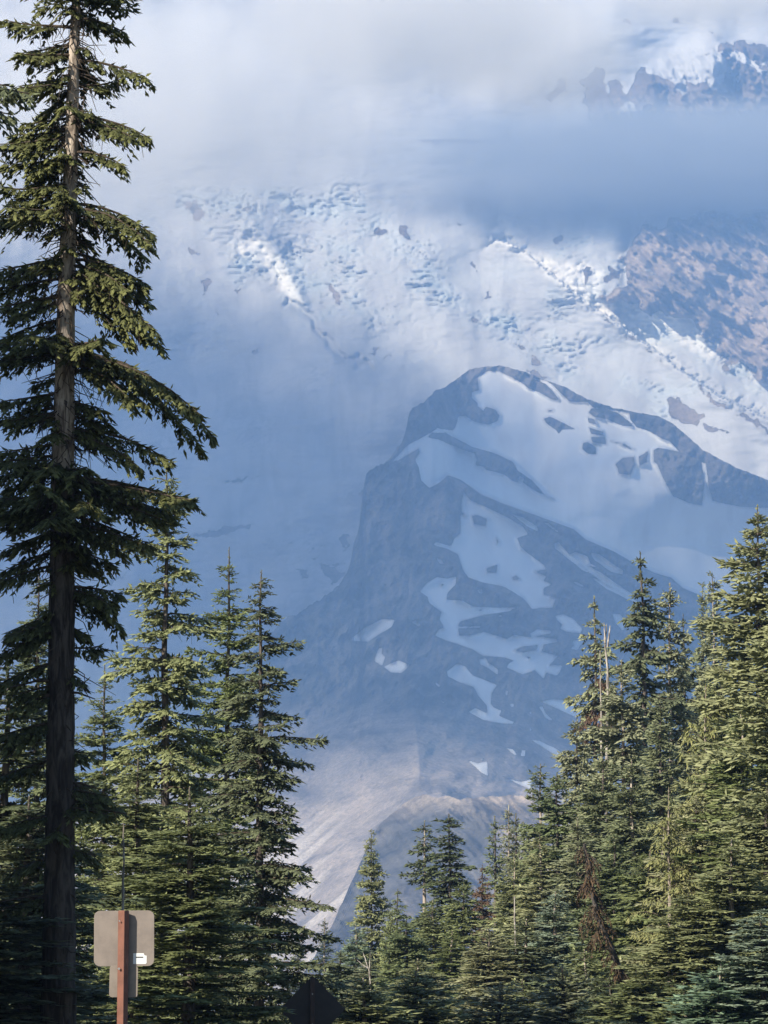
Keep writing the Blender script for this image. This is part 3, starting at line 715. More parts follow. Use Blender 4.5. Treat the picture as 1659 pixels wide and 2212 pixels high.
def branch(rng, wood, leaves, base, az, L, up=0.1, droop=0.35, tipup=0.15, twig=0.45, gap=0.055, blade=0.10, bw=0.045, pairs=3, start=0.12, keep=0.92, hang=0.0, rad=0.015, dead=None, curve=0.0):
    """one bough: an axis with flat side twigs carrying shoots"""
    ca, sa = math.cos(az), math.sin(az)
    out = np.array([ca, sa, 0.0]); lat = np.array([-sa, ca, 0.0]); upv = np.array([0, 0, 1.0])
    def pos(s):
        s = np.asarray(s)[:, None]
        return base + out * (L * s) + lat * (curve * L * s * s) + upv * (L * (up * s - droop * s ** 2 + tipup * s ** 3))
    s = np.linspace(0, 1, 6)
    P = pos(s)
    wood.tube(P, rad * (1 - .85 * s) + .002, 4)
    n = max(4, int(L / gap))
    sj = start + (1 - start) * (np.arange(n) + rng.random(n) * .7) / n
    sj = sj[rng.random(n) < keep]
    if len(sj) == 0: return
    n = len(sj)
    p0 = pos(sj)
    tan = unit(pos(np.minimum(sj + .02, 1.02)) - p0)
    side = np.where(np.arange(n) % 2 == 0, 1.0, -1.0)[:, None]
    ang = np.radians(52 + 12 * rng.standard_normal(n))[:, None]
    tl = twig * (np.sqrt(np.clip(1 - sj, 0, 1)) * .95 + .16) * np.minimum(1, .4 + 2.2 * (sj - start + .05)) * (1 + .3 * rng.standard_normal(n))
    tl = tl * (.62 + .62 * np.abs(np.sin(sj * (4 + 3 * L) + 6.28 * rng.random())))
    tl = np.clip(tl, .06, 2 * twig)
    tl = np.minimum(tl, L * .75)
    td = unit(tan * np.cos(ang) + lat * side * np.sin(ang) + upv * (-.22 - hang + .12 * rng.standard_normal((n, 1))))
    up0 = unit(upv + .20 * rng.standard_normal((n, 3)))
    # shoots on both sides of each twig
    for k in range(pairs):
        q = (k + .5 + .3 * rng.standard_normal(n)) / pairs
        q = np.clip(q, .02, .98)[:, None]
        pb = p0 + td * tl[:, None] * q - upv * (hang * .5 + .12) * tl[:, None] * q ** 2
        sd = np.cross(td, up0)
        for sg in (1, -1):
            a2 = np.radians(42 + 14 * rng.standard_normal(n))[:, None]
            d = td * np.cos(a2) + sg * sd * np.sin(a2) + upv * (-.26 - hang * .8) + .12 * rng.standard_normal((n, 3))
            ln = blade * (1.15 - .5 * q[:, 0]) * (1 + .25 * rng.standard_normal(n))
            leaves.add(pb, d, up0 + .22 * rng.standard_normal((n, 3)), np.clip(ln, .03, None), bw * (1 + .25 * rng.standard_normal(n)), np.clip(.25 + .75 * q[:, 0] * sj, 0, 1))
    pe = p0 + td * tl[:, None] * .85 - upv * (hang * .5 + .12) * tl[:, None] * .72
    leaves.add(pe, td - upv * hang + .1 * rng.standard_normal((n, 3)), up0, blade * 1.15 * (1 + .2 * rng.standard_normal(n)), np.full(n, bw), np.ones(n))
    # shoots seated straight on the axis
    m = max(3, int(L / gap * .8))
    sm = start * .7 + (1.02 - start * .7) * rng.random(m)
    pm = pos(sm)
    leaves.add(pm, unit(pos(sm + .02) - pm) + .45 * rng.standard_normal((m, 3)) + upv * .12, np.tile(upv, (m, 1)) + .5 * rng.standard_normal((m, 3)), blade * (.9 + .3 * rng.random(m)), np.full(m, bw), sm)
    if dead is not None:
        # bare hanging twigs and lichen below the inner half
        for k in range(int(L * dead)):
            q = .05 + .75 * rng.random()
            a = pos([q])[0]
            ln = (.10 + .28 * rng.random()) * min(1.0, L)
            dirv = unit(np.array([.5 * rng.standard_normal(), .5 * rng.standard_normal(), -1.0]) + out * .4)
            wood.tube([a, a + dirv * ln * .5 + out * .03 * rng.standard_normal(), a + dirv * ln + lat * .05 * rng.standard_normal() - upv * .04], [.006, .005, .003], 3)

def fir_meshes(seed, H=16.0, rad=lambda t: .16 * t, spacing=.30, nper=5, droop=.30, up=.10, tipup=.2, twig=.42, gap=.085, blade=.17, bw=.075, pairs=2, keep=.92, bare=1.5, trunk_r=.16, sparse=0.0, hang=0.0, top_bare=.35, tuft=0.0, dead=None, lean=0.0, top_whorl=.28, wob=.03, jit=.25):
    rng = np.random.default_rng(seed)
    wood, leaves, trunk = Wood(), Leaves(), Wood()
    zz = np.linspace(0, H, 40)
    cxy = np.stack([wob * fbm(zz / 3, zz * 0 + seed, 2, seed) * zz / 4 + lean * zz / H, wob * fbm(zz / 3, zz * 0 + seed + 5.5, 2, seed + 9) * zz / 4], -1)
    trunk.tube(np.column_stack([cxy, zz]), trunk_r * np.clip(1 - zz / H, 0, 1) ** .85 + .012, 9, rng, .05)
    def axis(z):
        return np.array([np.interp(z, zz, cxy[:, 0]), np.interp(z, zz, cxy[:, 1]), z])
    t = top_bare
    # slender leader with a little tuft
    tip = axis(H)
    m = 26
    hh = rng.random(m) * .8
    leaves.add(tip - np.array([0, 0, 1]) * hh[:, None], np.column_stack([rng.standard_normal(m) * .5, rng.standard_normal(m) * .5, .9 + 0 * hh]), rng.standard_normal((m, 3)), blade * (.35 + .5 * hh), np.full(m, bw * .55), np.ones(m))
    while t < H - bare:
        r = rad(t)
        if r <= 0:
            t += spacing * .5
            continue
        if tuft and t > 1.3 and (math.sin(t * 2.1 + seed) + .6 * math.sin(t * 5.3 + 2 * seed)) < -2.0 + tuft:
            t += spacing * .8
            continue
        n = max(3, int(nper * (1 if t > 1.2 else .75) + rng.integers(0, 2)))
        off = rng.random() * 6.28
        for k in range(n):
            if rng.random() < sparse: continue
            L = r * (1 + jit * rng.standard_normal())
            if rng.random() < .10: L *= 1.25
            L = max(L, .10)
            z = H - t + spacing * .45 * rng.standard_normal()
            young = math.exp(-t / 2.0)
            branch(rng, wood, leaves, axis(min(z, H - .05)), off + k * 6.28 / n + .35 * rng.standard_normal(), L, up=up + .55 * young, droop=droop * (.7 + .6 * rng.random()), tipup=tipup, twig=min(twig * (.5 + .5 * min(1, L)), .7 * L + .05), gap=gap, blade=blade * min(1, .5 + .5 * L), bw=bw * min(1, .55 + .5 * L), pairs=pairs if L > .45 else max(1, pairs - 1), keep=keep, hang=hang, rad=.010 + .006 * L, dead=dead)
        t += spacing * (.75 + .5 * rng.random()) * (top_whorl / spacing if t < 1.6 and top_whorl else 1)
    return trunk.mesh('trunk'), wood.mesh('branches'), leaves.mesh('foliage')

def tree_object(name, meshes, leaf, bark=BARK, twig=TWIG):
    root = bpy.data.objects.new(name, None)
    COL.objects.link(root)
    root.empty_display_size = .5
    for nm, me, mat in zip(('trunk', 'branches', 'foliage'), meshes, (bark, twig, leaf)):
        me = me.copy() if me.users else me
        link_mesh(nm, me, mat, root)
    return root

def copy_tree(src, leaf=None, bark=None):
    r = src.copy()
    COL.objects.link(r)
    for ch in list(src.children):
        c = ch.copy()
        COL.objects.link(c)
        c.parent = r
        if ch.name.startswith('foliage') and leaf is not None:
            c.material_slots[0].link = 'OBJECT'
            c.material_slots[0].material = leaf
        if ch.name.startswith('trunk') and bark is not None:
            c.material_slots[0].link = 'OBJECT'
            c.material_slots[0].material = bark
    return r

KINDS = {
    #        radius by distance from the top
    'spire': dict(H=14, rad=lambda t: 1.15 * (1 - math.exp(-(t / 4.6) ** 1.25)) + .10, spacing=.34, nper=7, keep=.95, gap=.052, blade=.22, bw=.10),
    'spireb': dict(H=15, rad=lambda t: 1.05 * (1 - math.exp(-(t / 4.4) ** 1.25)) + .10, spacing=.37, nper=7, keep=.93, gap=.054, blade=.22, bw=.10, jit=.3),
    'cone': dict(H=15, rad=lambda t: 1.75 * (1 - math.exp(-t / 6.0)) + .06, spacing=.37, nper=7, droop=.28, gap=.056, blade=.22, twig=.5, bw=.10),
    'coneb': dict(H=14, rad=lambda t: 1.85 * (1 - math.exp(-t / 5.5)) + .06, spacing=.40, nper=7, droop=.36, gap=.056, blade=.23, twig=.55, bw=.10, jit=.3),
    'broad': dict(H=16, rad=lambda t: 2.7 * (1 - math.exp(-t / 8.5)) + .05, spacing=.41, nper=8, droop=.26, tipup=.2, gap=.058, blade=.23, twig=.55, bw=.105),
    'column': dict(H=15, rad=lambda t: 1.35 * (1 - math.exp(-(t / 5.2) ** 1.35)) + .10, spacing=.34, nper=7, droop=.30, gap=.042, blade=.15, twig=.42, bw=.062, pairs=3, jit=.36, top_bare=.55, dead=2),
    'columnb': dict(H=14, rad=lambda t: 1.25 * (1 - math.exp(-(t / 4.6) ** 1.3)) + .12, spacing=.36, nper=7, droop=.40, gap=.042, blade=.15, twig=.42, bw=.062, pairs=3, jit=.42, top_bare=.5, dead=3, hang=.06),
    'gappy': dict(H=16, rad=lambda t: .85 * (1 - math.exp(-t / 3.4)) + .08, spacing=.34, nper=7, sparse=.06, keep=.93, droop=.42, gap=.050, blade=.19, bw=.10, tuft=.9, dead=5, jit=.45, hang=.08),
    'ragged': dict(H=14, rad=lambda t: .66 * (1 - math.exp(-t / 3.0)) + .06, spacing=.30, nper=7, sparse=.08, keep=.92, droop=.5, gap=.048, blade=.18, bw=.095, tuft=.75, dead=6, jit=.5, hang=.12),
    'thin': dict(H=11, rad=lambda t: .80 * (1 - math.exp(-t / 3.5)) + .06, spacing=.34, nper=6, sparse=.06, keep=.92, gap=.055, blade=.19, bw=.10),
    'bare_neck': dict(H=14, rad=lambda t: 0 if 1.6 < t < 2.75 else .75 * (1 - math.exp(-(t / 1.9) ** 1.1)) + .08, spacing=.30, nper=7, keep=.93, gap=.05, blade=.19, bw=.095, trunk_r=.19, dead=3),
    'bare_waist': dict(H=13, rad=lambda t: 0 if 3.0 < t < 4.4 else .80 * (1 - math.exp(-t / 2.6)) + .06, spacing=.32, nper=6, keep=.9, gap=.05, blade=.18, bw=.095, droop=.45, jit=.42, trunk_r=.19, dead=4, hang=.08),
    'young': dict(H=7, rad=lambda t: .34 * t ** .85 + .03, spacing=.28, nper=7, droop=.14, up=.2, gap=.05, blade=.19, bw=.10, bare=.3, trunk_r=.09),
    'loose': dict(H=11, rad=lambda t: .44 * t ** .62, spacing=.33, nper=5, droop=.15, up=.35, tipup=-.15, hang=.30, keep=.8, gap=.07, blade=.18, bw=.055, sparse=.12, jit=.45, dead=3),
}
PROTO = {}
used = set()
for i, (k, kw) in enumerate(KINDS.items()):
    PROTO[k] = tree_object('fir_tree', fir_meshes(100 + 13 * i, **kw), LEAF['green'])

def place(kind, x, y, D, leaf, label, wide=1.0, group='conifers of the forest', name='fir_tree', bark=None, rot=None, cat='tree'):
    src = PROTO[kind]
    top = at(x, y, D)
    gz = float(ground_z(top.x, D)) - .05
    H = KINDS[kind]['H']
    if kind not in used:
        used.add(kind)
        o = src
        for ch in o.children:
            if ch.name.startswith('foliage'):
                ch.material_slots[0].link = 'OBJECT'; ch.material_slots[0].material = LEAF[leaf]
            if ch.name.startswith('trunk') and bark is not None:
                ch.material_slots[0].link = 'OBJECT'; ch.material_slots[0].material = bark
    else:
        o = copy_tree(src, LEAF[leaf], bark)
    sz = (top.z - gz) / H
    o.location = (top.x, D, gz)
    o.scale = (wide, wide, sz)
    o.rotation_euler = (0, 0, (x * 7.31 + y * 3.77) % 6.283 if rot is None else rot)
    return tag(o, label, cat, group)
PLACES = [
 # kind, x, y, D, leaf, width, label
 ('thin', 645, 2006, 300, 'dark', 1.2, 'tiny far fir above the diamond sign, left one of the two at the scree foot'),
 ('thin', 701, 1983, 270, 'dark', 1.3, 'slim far fir standing alone just above the right shoulder of the diamond sign'),
 ('cone', 803, 1793, 150, 'olive', .62, 'dense pointed fir that stands first at the left end of the right-hand forest'),
 ('ragged', 858, 1920, 140, 'green', .75, 'ragged fir with a crooked top, between the dense pointed fir and the bare-trunked one'),
 ('bare_waist', 917, 1772, 150, 'dark', 1.0, 'dark thin-crowned fir with bare trunk showing against the scree, left of a bushier twin'),
 ('gappy', 972, 1757, 146, 'dark', 1.25, 'dark bushy-topped fir standing clear of the forest against the blue moraine'),
 ('thin', 1069, 1762, 172, 'green', 1.1, 'slender grey-green fir at the left of a tight cluster under the moraine crest'),
 ('thin', 1098, 1738, 178, 'green', 1.1, 'slender fir whose tip rises highest in the tight cluster under the moraine crest'),
 ('thin', 1115, 1756, 170, 'dark', 1.2, 'dark slender fir in the tight cluster, just left of the pale-stemmed fir'),
 ('thin', 1132, 1776, 165, 'green', 1.1, 'shortest slender fir of the tight cluster, touching the pale-stemmed fir'),
 ('bare_neck', 1167, 1650, 140, 'green', 1.0, 'narrow fir with a bare pale stem under its tip, alone against the moraine'),
 ('ragged', 1284, 1288, 130, 'green', 1.05, 'tall thin ragged fir with rusty lower boughs beside the bleached dead snag'),
 ('ragged', 1387, 1192, 125, 'dark', 1.35, 'tall dark fir with a broken forked top against the blue snowfield'),
 ('gappy', 1444, 1258, 128, 'green', 1.0, 'tall fir with loose boughs just right of the fork-topped dark fir'),
 ('ragged', 1477, 1326, 136, 'dark', .8, 'dark skinny fir with tufted crown between two taller firs on the skyline'),
 ('spireb', 1517, 1260, 142, 'green', .75, 'thin-tipped fir pressed against the left side of a paired spire'),
 ('spire', 1540, 1242, 136, 'green', 1.0, 'pointed fir of a pair of spires just left of the tallest right-hand fir'),
 ('broad', 1632, 1094, 88, 'olive', 1.0, 'tallest sunlit olive fir at the right edge of the picture'),
 ('cone', 1690, 1240, 80, 'olive', 1.0, 'broad sunlit fir cut off by the right edge below the tallest fir'),
 ('loose', 1522, 1480, 90, 'lime', .75, 'yellow-green loose-branched conifer glowing among the dark firs'),
 ('loose', 1443, 1700, 84, 'lime', .6, 'smaller yellow-green conifer low and left of the taller yellow one'),
 ('coneb', 1245, 1545, 124, 'green', .85, 'fir below the ragged rusty fir at the left shoulder of the forest'),
 ('coneb', 1345, 1425, 118, 'green', 1.0, 'bluish green fir right of the bleached snag, below the fork-topped one'),
 ('spireb', 1425, 1500, 116, 'green', 1.0, 'plain green fir left of the tall yellow-green conifer'),
 ('cone', 1560, 1440, 98, 'olive', .9, 'olive fir between the paired spires and the tallest right-hand fir'),
 ('cone', 1600, 1540, 84, 'olive', 1.0, 'wide olive fir overlapping the foot of the tallest right-hand fir'),
 ('coneb', 1205, 1668, 118, 'green', .95, 'fir at the forest edge directly right of the pale-stemmed fir'),
 ('cone', 1300, 1620, 108, 'green', 1.0, 'thick green fir under the bleached snag'),
 ('spire', 1365, 1640, 102, 'green', 1.05, 'narrow green fir left of the smaller yellow-green conifer'),
 ('broad', 1500, 1720, 86, 'olive', .8, 'broad olive fir under the tall yellow-green conifer'),
 ('coneb', 1655, 1700, 76, 'olive', 1.0, 'broad fir at the right edge halfway down the forest'),
 ('cone', 1580, 1810, 74, 'olive', .9, 'dense olive fir in the lower right, left of the blue-green one'),
 ('spireb', 1248, 1765, 104, 'green', 1.0, 'green fir just above the top of the dead brown leaning tree'),
 ('spire', 1168, 1800, 116, 'olive', 1.1, 'green fir under the pale-stemmed fir'),
 ('cone', 1110, 1845, 118, 'olive', .8, 'yellowish fir with a bright bare stem below the tight cluster'),
 ('ragged', 1042, 1868, 128, 'brown', .6, 'narrow brown-needled fir left of the fir with the bright stem'),
 ('coneb', 1000, 1905, 122, 'olive', .8, 'green fir at the foot of the bushy-topped dark fir'),
 ('cone', 935, 1945, 118, 'olive', .8, 'green fir at the foot of the bare-trunked dark fir'),
 ('coneb', 880, 1985, 112, 'green', .8, 'bluish green fir beneath the crooked-topped fir'),
 ('young', 842, 1968, 124, 'olive', .5, 'thin pale young fir pole in front of the dense pointed fir'),
 ('cone', 768, 1995, 130, 'blue', .7, 'hazy blue-green fir left of the dense pointed fir'),
 ('coneb', 738, 2052, 120, 'green', .8, 'low fir behind the right corner of the diamond sign'),
 ('cone', 800, 2075, 114, 'green', .9, 'low green fir in front of the dense pointed fir, beside the bleached antler-like branches'),
 ('coneb', 905, 2070, 110, 'olive', .9, 'rounded olive fir low in the middle of the bottom edge'),
 ('spire', 975, 2010, 112, 'olive', 1.0, 'olive fir low in the forest with a dark stem on its right'),
 ('cone', 1055, 2005, 98, 'olive', .9, 'green fir low in the forest left of the bright bare stem'),
 ('spireb', 1135, 1985, 98, 'green', 1.1, 'green fir low in the forest right of the bright bare stem'),
 ('spire', 1200, 1925, 100, 'blue', 1.0, 'blue-green slim fir left of the dead brown leaning tree'),
 ('cone', 1325, 1805, 94, 'green', .9, 'green fir right of the top of the dead brown leaning tree'),
 ('coneb', 1405, 1835, 88, 'olive', .9, 'olive fir right of the middle of the dead brown leaning tree'),
 ('broad', 1490, 1925, 74, 'olive', .8, 'big olive fir right of the lower half of the dead brown leaning tree'),
 ('cone', 1645, 1965, 66, 'blue', .8, 'blue-green fir at the lower right edge of the picture'),
 ('young', 1265, 2050, 84, 'olive', 1.2, 'pale young fir pole in front of the foot of the dead brown leaning tree'),
 ('young', 1215, 2085, 80, 'green', 1.2, 'young fir left of the pale young pole at the bottom edge'),
 ('coneb', 1400, 2095, 74, 'olive', .9, 'young olive fir below the foot of the dead brown leaning tree'),
 ('young', 1555, 2080, 66, 'blue', 1.3, 'blue-green young fir at the bottom edge left of the corner'),
 ('young', 1130, 2115, 96, 'olive', 1.2, 'small fir at the bottom edge, third from the left of the young firs'),
 ('young', 1010, 2112, 106, 'olive', 1.2, 'small fir at the bottom edge, second from the left of the young firs'),
 ('young', 850, 2125, 112, 'green', 1.2, 'small fir at the bottom edge right of the diamond sign'),
 ('young', 1320, 2110, 76, 'green', 1.2, 'small green fir at the bottom edge under the dead brown leaning tree'),
 ('young', 1480, 2120, 68, 'olive', 1.2, 'small olive fir at the bottom edge below the big olive fir'),
 ('young', 786, 2112, 66, 'olive', 1.2, 'young fir at the bottom edge touching the right corner of the diamond sign'),
 ('young', 898, 2098, 68, 'olive', 1.3, 'bushy young fir at the bottom edge just below the rounded olive fir'),
 ('young', 1078, 2122, 70, 'green', 1.3, 'young fir at the bottom edge just below the bright bare stem'),
 # left side
 ('columnb', 362, 1008, 68, 'olive', .88, 'tall sunlit fir behind the giant fir, its bare leader tip above the boughs'),
 ('column', 494, 1183, 73, 'olive', .76, 'sunlit fir with tiered candle-like top, middle of the three on the left'),
 ('columnb', 566, 1233, 65, 'dark', .74, 'large fir with dark drooping boughs on its right side, edge of the left group'),  # shade on its right side put into dark needles
 ('column', 86, 1215, 72, 'green', .7, 'dark fir peeping out left of the giant trunk'),
 ('column', 228, 1435, 76, 'olive', .8, 'small sunlit fir filling the gap right of the giant trunk'),
 ('columnb', 18, 1420, 50, 'dark', 1.0, 'shaded dark fir at the left edge behind the giant trunk'),
 ('column', 60, 1720, 46, 'green', .9, 'shaded young fir low at the left edge'),
 ('column', 300, 1640, 60, 'olive', .9, 'sunlit fir rising behind the square sign back'),
 ('column', 412, 1700, 54.8, 'olive', 1.0, 'sunlit fir right of the square sign back'),
 ('young', 622, 2120, 72, 'green', 1.0, 'small fir left behind the diamond sign'),
 ('columnb', -5, 1900, 40, 'dark', 1.0, 'shaded low fir in the bottom left corner'),
]
for i, (k, x, y, D, leaf, w, lab) in enumerate(PLACES):
    o = place(k, x, y, D, leaf, lab, w, 'firs on the left of the road' if x < 650 and D < 200 else 'firs of the right-hand forest', bark=BARK_PALE if (k == 'bare_neck' or i % 3 == 1) and x > 700 else None)
    if (x, y) == (1284, 1288):                       # rusty dead boughs low on this one
        rng = np.random.default_rng(3)
        wood, leaves = Wood(), Leaves()
        for q in range(26):
            p = at(1280, rng.uniform(1455, 1600), D)
            branch(rng, wood, leaves, np.array([0, 0, (p.z - o.location.z) / o.scale[2]]), rng.uniform(0, 6.28), rng.uniform(.35, .95), up=-.1, droop=.5, tipup=0, twig=.3, gap=.05, blade=.13, bw=.045, pairs=3, hang=.3, dead=5)
        link_mesh('dead_bough', leaves.mesh('dead_bough'), LEAF['brown'], o)['label'] = 'rusty brown dead bough needles'

# ---- neighbours outside the picture on the sunny side; they shade the giant and the left edge
for k, wx, wy, h, w in [('broad', -10.2, 34.3, 17.0, 1.15), ('cone', -7.2, 37.0, 12.0, 1.1), ('broad', -13.6, 31.6, 19.0, 1.1), ('coneb', -8.0, 41.0, 11.0, 1.0)]:
    o = copy_tree(PROTO[k], LEAF['green'])
    gz = float(ground_z(wx, wy)) - .05
    o.location = (wx, wy, gz); o.scale = (w, w, h / KINDS[k]['H']); o.rotation_euler = (0, 0, wx)
    tag(o, {'broad-10.2': 'tall fir just outside the left edge beside the giant fir', 'cone-7.2': 'middle-sized fir outside the left edge close beside the giant fir', 'broad-13.6': 'broad fir outside the left edge behind its neighbours', 'coneb-8.0': 'shortest fir outside the left edge, farthest from the camera'}[k + str(wx)], 'tree', 'firs on the left of the road')

# ---- the giant fir
def giant_bark():
    M = NT('giant_bark')
    ob = M.obj()
    n1 = M.noise(M.mapping(ob, (9, 9, 1.5)), 1.4, 6, .65, .8)
    n2 = M.noise(M.mapping(ob, (3, 3, 2)), 2.4, 5, .65)
    z = M.n('ShaderNodeSeparateXYZ', {0: ob}).outputs[2]
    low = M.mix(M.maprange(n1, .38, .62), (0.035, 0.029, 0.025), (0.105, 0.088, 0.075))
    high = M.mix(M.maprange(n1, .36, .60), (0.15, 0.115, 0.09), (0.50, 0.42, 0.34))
    col = M.mix(M.maprange(M.math('ADD', z, M.math('MULTIPLY', n2, 2.0)), 8.4, 10.6), low, high)  # paler thin bark above; shade on the lower trunk put into the colour
    col = M.mix(M.math('MULTIPLY', M.maprange(n2, .56, .68), .6), col, (0.05, 0.042, 0.033))
    M.bsdf(col, .95, M.bump(n1, 1.0, .04), .1)
    return M.m

def giant():
    rng = np.random.default_rng(77)
    D = 40.0
    trunk, wood, leaves = Wood(), Wood(), Leaves()
    k = D / F / CP
    base = at(124, 2300, D); base.z = float(ground_z(base.x, D)) - .1
    # trunk centre line and width read along its height
    tr = [(2600, 122, 84), (2212, 125, 76), (1900, 129, 66), (1500, 132, 58), (1100, 135, 52), (850, 139, 46), (700, 142, 41), (540, 146, 37), (350, 153, 31), (180, 158, 26), (40, 163, 21), (-120, 168, 14), (-320, 172, 4)]
    ys_ = np.array([a[0] for a in tr], float)[::-1]; xs_ = np.array([a[1] for a in tr], float)[::-1]; ws_ = np.array([a[2] for a in tr], float)[::-1]
    def P(y):
        p = at(float(np.interp(y, ys_, xs_)), y, D)
        return np.array([p.x - base.x, p.y - base.y, p.z - base.z])
    yy = np.linspace(2400, -320, 90)
    pts = np.array([P(y) for y in yy]); rad = np.interp(yy, ys_, ws_) * k / 2
    pts = np.concatenate([[[0, 0, -.1]], pts]); rad = np.concatenate([[rad[0] * 1.2], rad])
    trunk.tube(pts, rad, 16, rng, .035)
    m = D / F / CP
    # boughs: attach y, azimuth (0 right, 180 left, 270 towards the viewer), reach in picture units, up, droop, tip
    B = [(40, 5, 120, .05, .30, .0), (60, 185, 165, .1, .2, .2), (95, 170, 130, -.05, .3, .2), (130, -12, 165, -.05, .35, .1), (120, 200, 125, 0, .3, .2),
         (170, 190, 135, -.05, .3, .2), (185, 20, 110, .15, .2, .3), (250, 4, 185, .0, .3, .0), (262, -25, 165, -.05, .4, .1), (255, 178, 140, -.05, .3, .2), (300, 200, 150, -.05, .3, .2),
         (280, 185, 155, -.1, .3, .3), (330, -20, 125, .05, .4, .0), (345, 255, 60, 0, .2, .2), (340, 184, 145, -.1, .3, .3), (400, 195, 160, -.1, .3, .3),
         (440, 8, 190, .05, .35, -.05), (452, -18, 205, -.02, .5, .0), (462, 24, 170, .05, .5, 0), (455, 272, 150, .05, .3, .2), (450, 172, 165, 0, .3, .2), (465, 196, 175, -.05, .3, .2), (465, 240, 120, 0, .3, .2),
         (545, 12, 160, -.05, .4, .0), (560, -8, 210, .0, .35, .0), (570, 20, 190, -.1, .4, .1), (590, -25, 220, -.3, .5, .1), (560, 185, 170, -.05, .3, .2), (600, 172, 175, -.05, .3, .2), (640, 196, 170, -.1, .3, .2), (690, 184, 165, -.1, .3, .1),
         (620, -10, 235, -.25, .45, .05),
         (745, 250, 150, .05, .3, .2), (750, 205, 180, .05, .3, .2), (752, 180, 180, .0, .3, .2), (755, 300, 110, .05, .3, .2),
         (765, 2, 330, .10, .62, -.02), (775, -22, 310, .05, .50, .0), (780, 18, 300, .10, .62, -.05), (800, -8, 230, .05, .55, .05), (850, 188, 170, -.05, .3, .2), (880, 175, 165, 0, .3, .2), (900, 0, 110, .0, .3, .2),
         (930, 6, 225, .10, .40, .0), (945, -14, 215, .02, .45, .0), (960, 190, 160, -.05, .3, .2), (1000, 178, 160, -.05, .3, .2), (985, 205, 150, -.05, .3, .2), (1010, 262, 160, .02, .3, .1), (1020, 285, 150, .0, .3, .2),
         (1030, 3, 290, .0, .25, .1), (1040, -16, 300, -.02, .30, .12), (1045, 22, 280, .0, .32, .1), (1060, -5, 255, -.08, .35, .1), (1075, 265, 210, .0, .25, .2), (1085, 292, 220, -.02, .3, .15), (1080, 215, 190, .0, .25, .2), (1070, 186, 165, 0, .25, .2),
         (1100, 195, 160, -.05, .3, .2), (1110, 12, 220, -.12, .35, .15), (1130, 330, 200, -.1, .3, .1), (1150, 186, 150, -.1, .3, .1), (1180, 5, 110, -.15, .4, .2), (1190, 178, 150, -.1, .3, .1), (1220, 196, 150, -.1, .3, .1),
         (1268, 4, 155, .05, .15, .0), (1275, -18, 150, .0, .35, .0), (1285, 24, 140, -.05, .45, .0), (1330, 185, 140, -.1, .3, .1), (1345, 200, 135, -.1, .3, .1), (1400, 6, 80, .1, .3, .3), (1480, 186, 130, -.05, .3, .1), (1560, 190, 140, -.05, .3, .1), (1620, 10, 70, .0, .3, .2)]
    B = B + [(y + rng.uniform(8, 22), az + rng.uniform(-18, 18), reach * rng.uniform(.6, .92), up - .06, dr + .05, tu) for (y, az, reach, up, dr, tu) in B if rng.random() < .38]
    B += [(1350, 10, 70, -.1, .4, .1), (1370, 192, 130, -.1, .35, .1), (1430, 178, 140, -.1, .35, .1), (1450, 340, 60, -.2, .4, .1), (1500, 200, 120, -.1, .3, .1), (1570, 188, 140, -.1, .3, .1), (1640, 175, 150, -.1, .3, .1), (1690, 15, 85, -.05, .3, .1), (1705, -8, 120, .0, .25, .1), (1730, 5, 150, .02, .2, .1), (1745, 320, 120, 0, .25, .1), (1760, 195, 130, -.05, .3, .1), (1790, 270, 90, 0, .3, .1), (1830, 12, 90, -.05, .3, .1), (1850, 185, 130, -.1, .3, .1), (1930, 190, 140, -.1, .3, .1)]
    for (y, az, reach, up, dr, tu) in B:
        reach *= rng.uniform(.80, 1.06)
        L = reach * m / max(.55, abs(math.cos(math.radians(az))) if abs(math.cos(math.radians(az))) > .5 else .8)
        branch(rng, wood, leaves, P(y), math.radians(az), L * .97, up=up, droop=dr, tipup=tu, twig=.26 + .07 * L, gap=.028, blade=.095, bw=.036, pairs=6, start=.20, keep=.84, hang=.20, rad=.016 + .006 * L, dead=12, curve=.12 * rng.standard_normal())
    # shorter boughs between
    for q in range(105):
        y = rng.uniform(-300, 1320)
        L = (.22 + .45 * rng.random()) * (.70 + .5 * (y + 300) / 1600)
        if 520 < y < 740 or y > 1120: L *= .6
        az = rng.uniform(0, 6.28)
        branch(rng, wood, leaves, P(y), az, L, up=-.05, droop=.4, tipup=.2, twig=.26, gap=.032, blade=.09, bw=.034, pairs=5, start=.25, keep=.85, hang=.2, rad=.011, dead=10)
    for q in range(46):                                       # boughs of the tip above the picture
        y = rng.uniform(-310, 10)
        branch(rng, wood, leaves, P(y), rng.uniform(0, 6.28), .25 + .5 * (y + 330) / 340, up=.1, droop=.3, tipup=.2, twig=.25, gap=.04, blade=.1, bw=.042, pairs=3, start=.1, hang=.1, rad=.01)
    # bare dead sticks and curls of lichen on the trunk
    for q in range(620):
        y = rng.uniform(-100, 1250) if q < 520 else rng.uniform(1250, 2200)
        a = P(y); az = rng.uniform(0, 6.28)
        o = np.array([math.cos(az), math.sin(az), 0]); ln = (.12 + .3 * rng.random())
        r0 = float(np.interp(y, ys_, ws_)) * k / 2
        a = a + o * r0 * .8
        wood.tube([a, a + o * ln * .5 + np.array([0, 0, -.25 * ln + .1 * rng.standard_normal() * ln]), a + o * ln * (.7 + .4 * rng.random()) + np.array([.1 * rng.standard_normal(), .1 * rng.standard_normal(), -ln * (.3 + .9 * rng.random())])], [.009, .007, .003], 3)
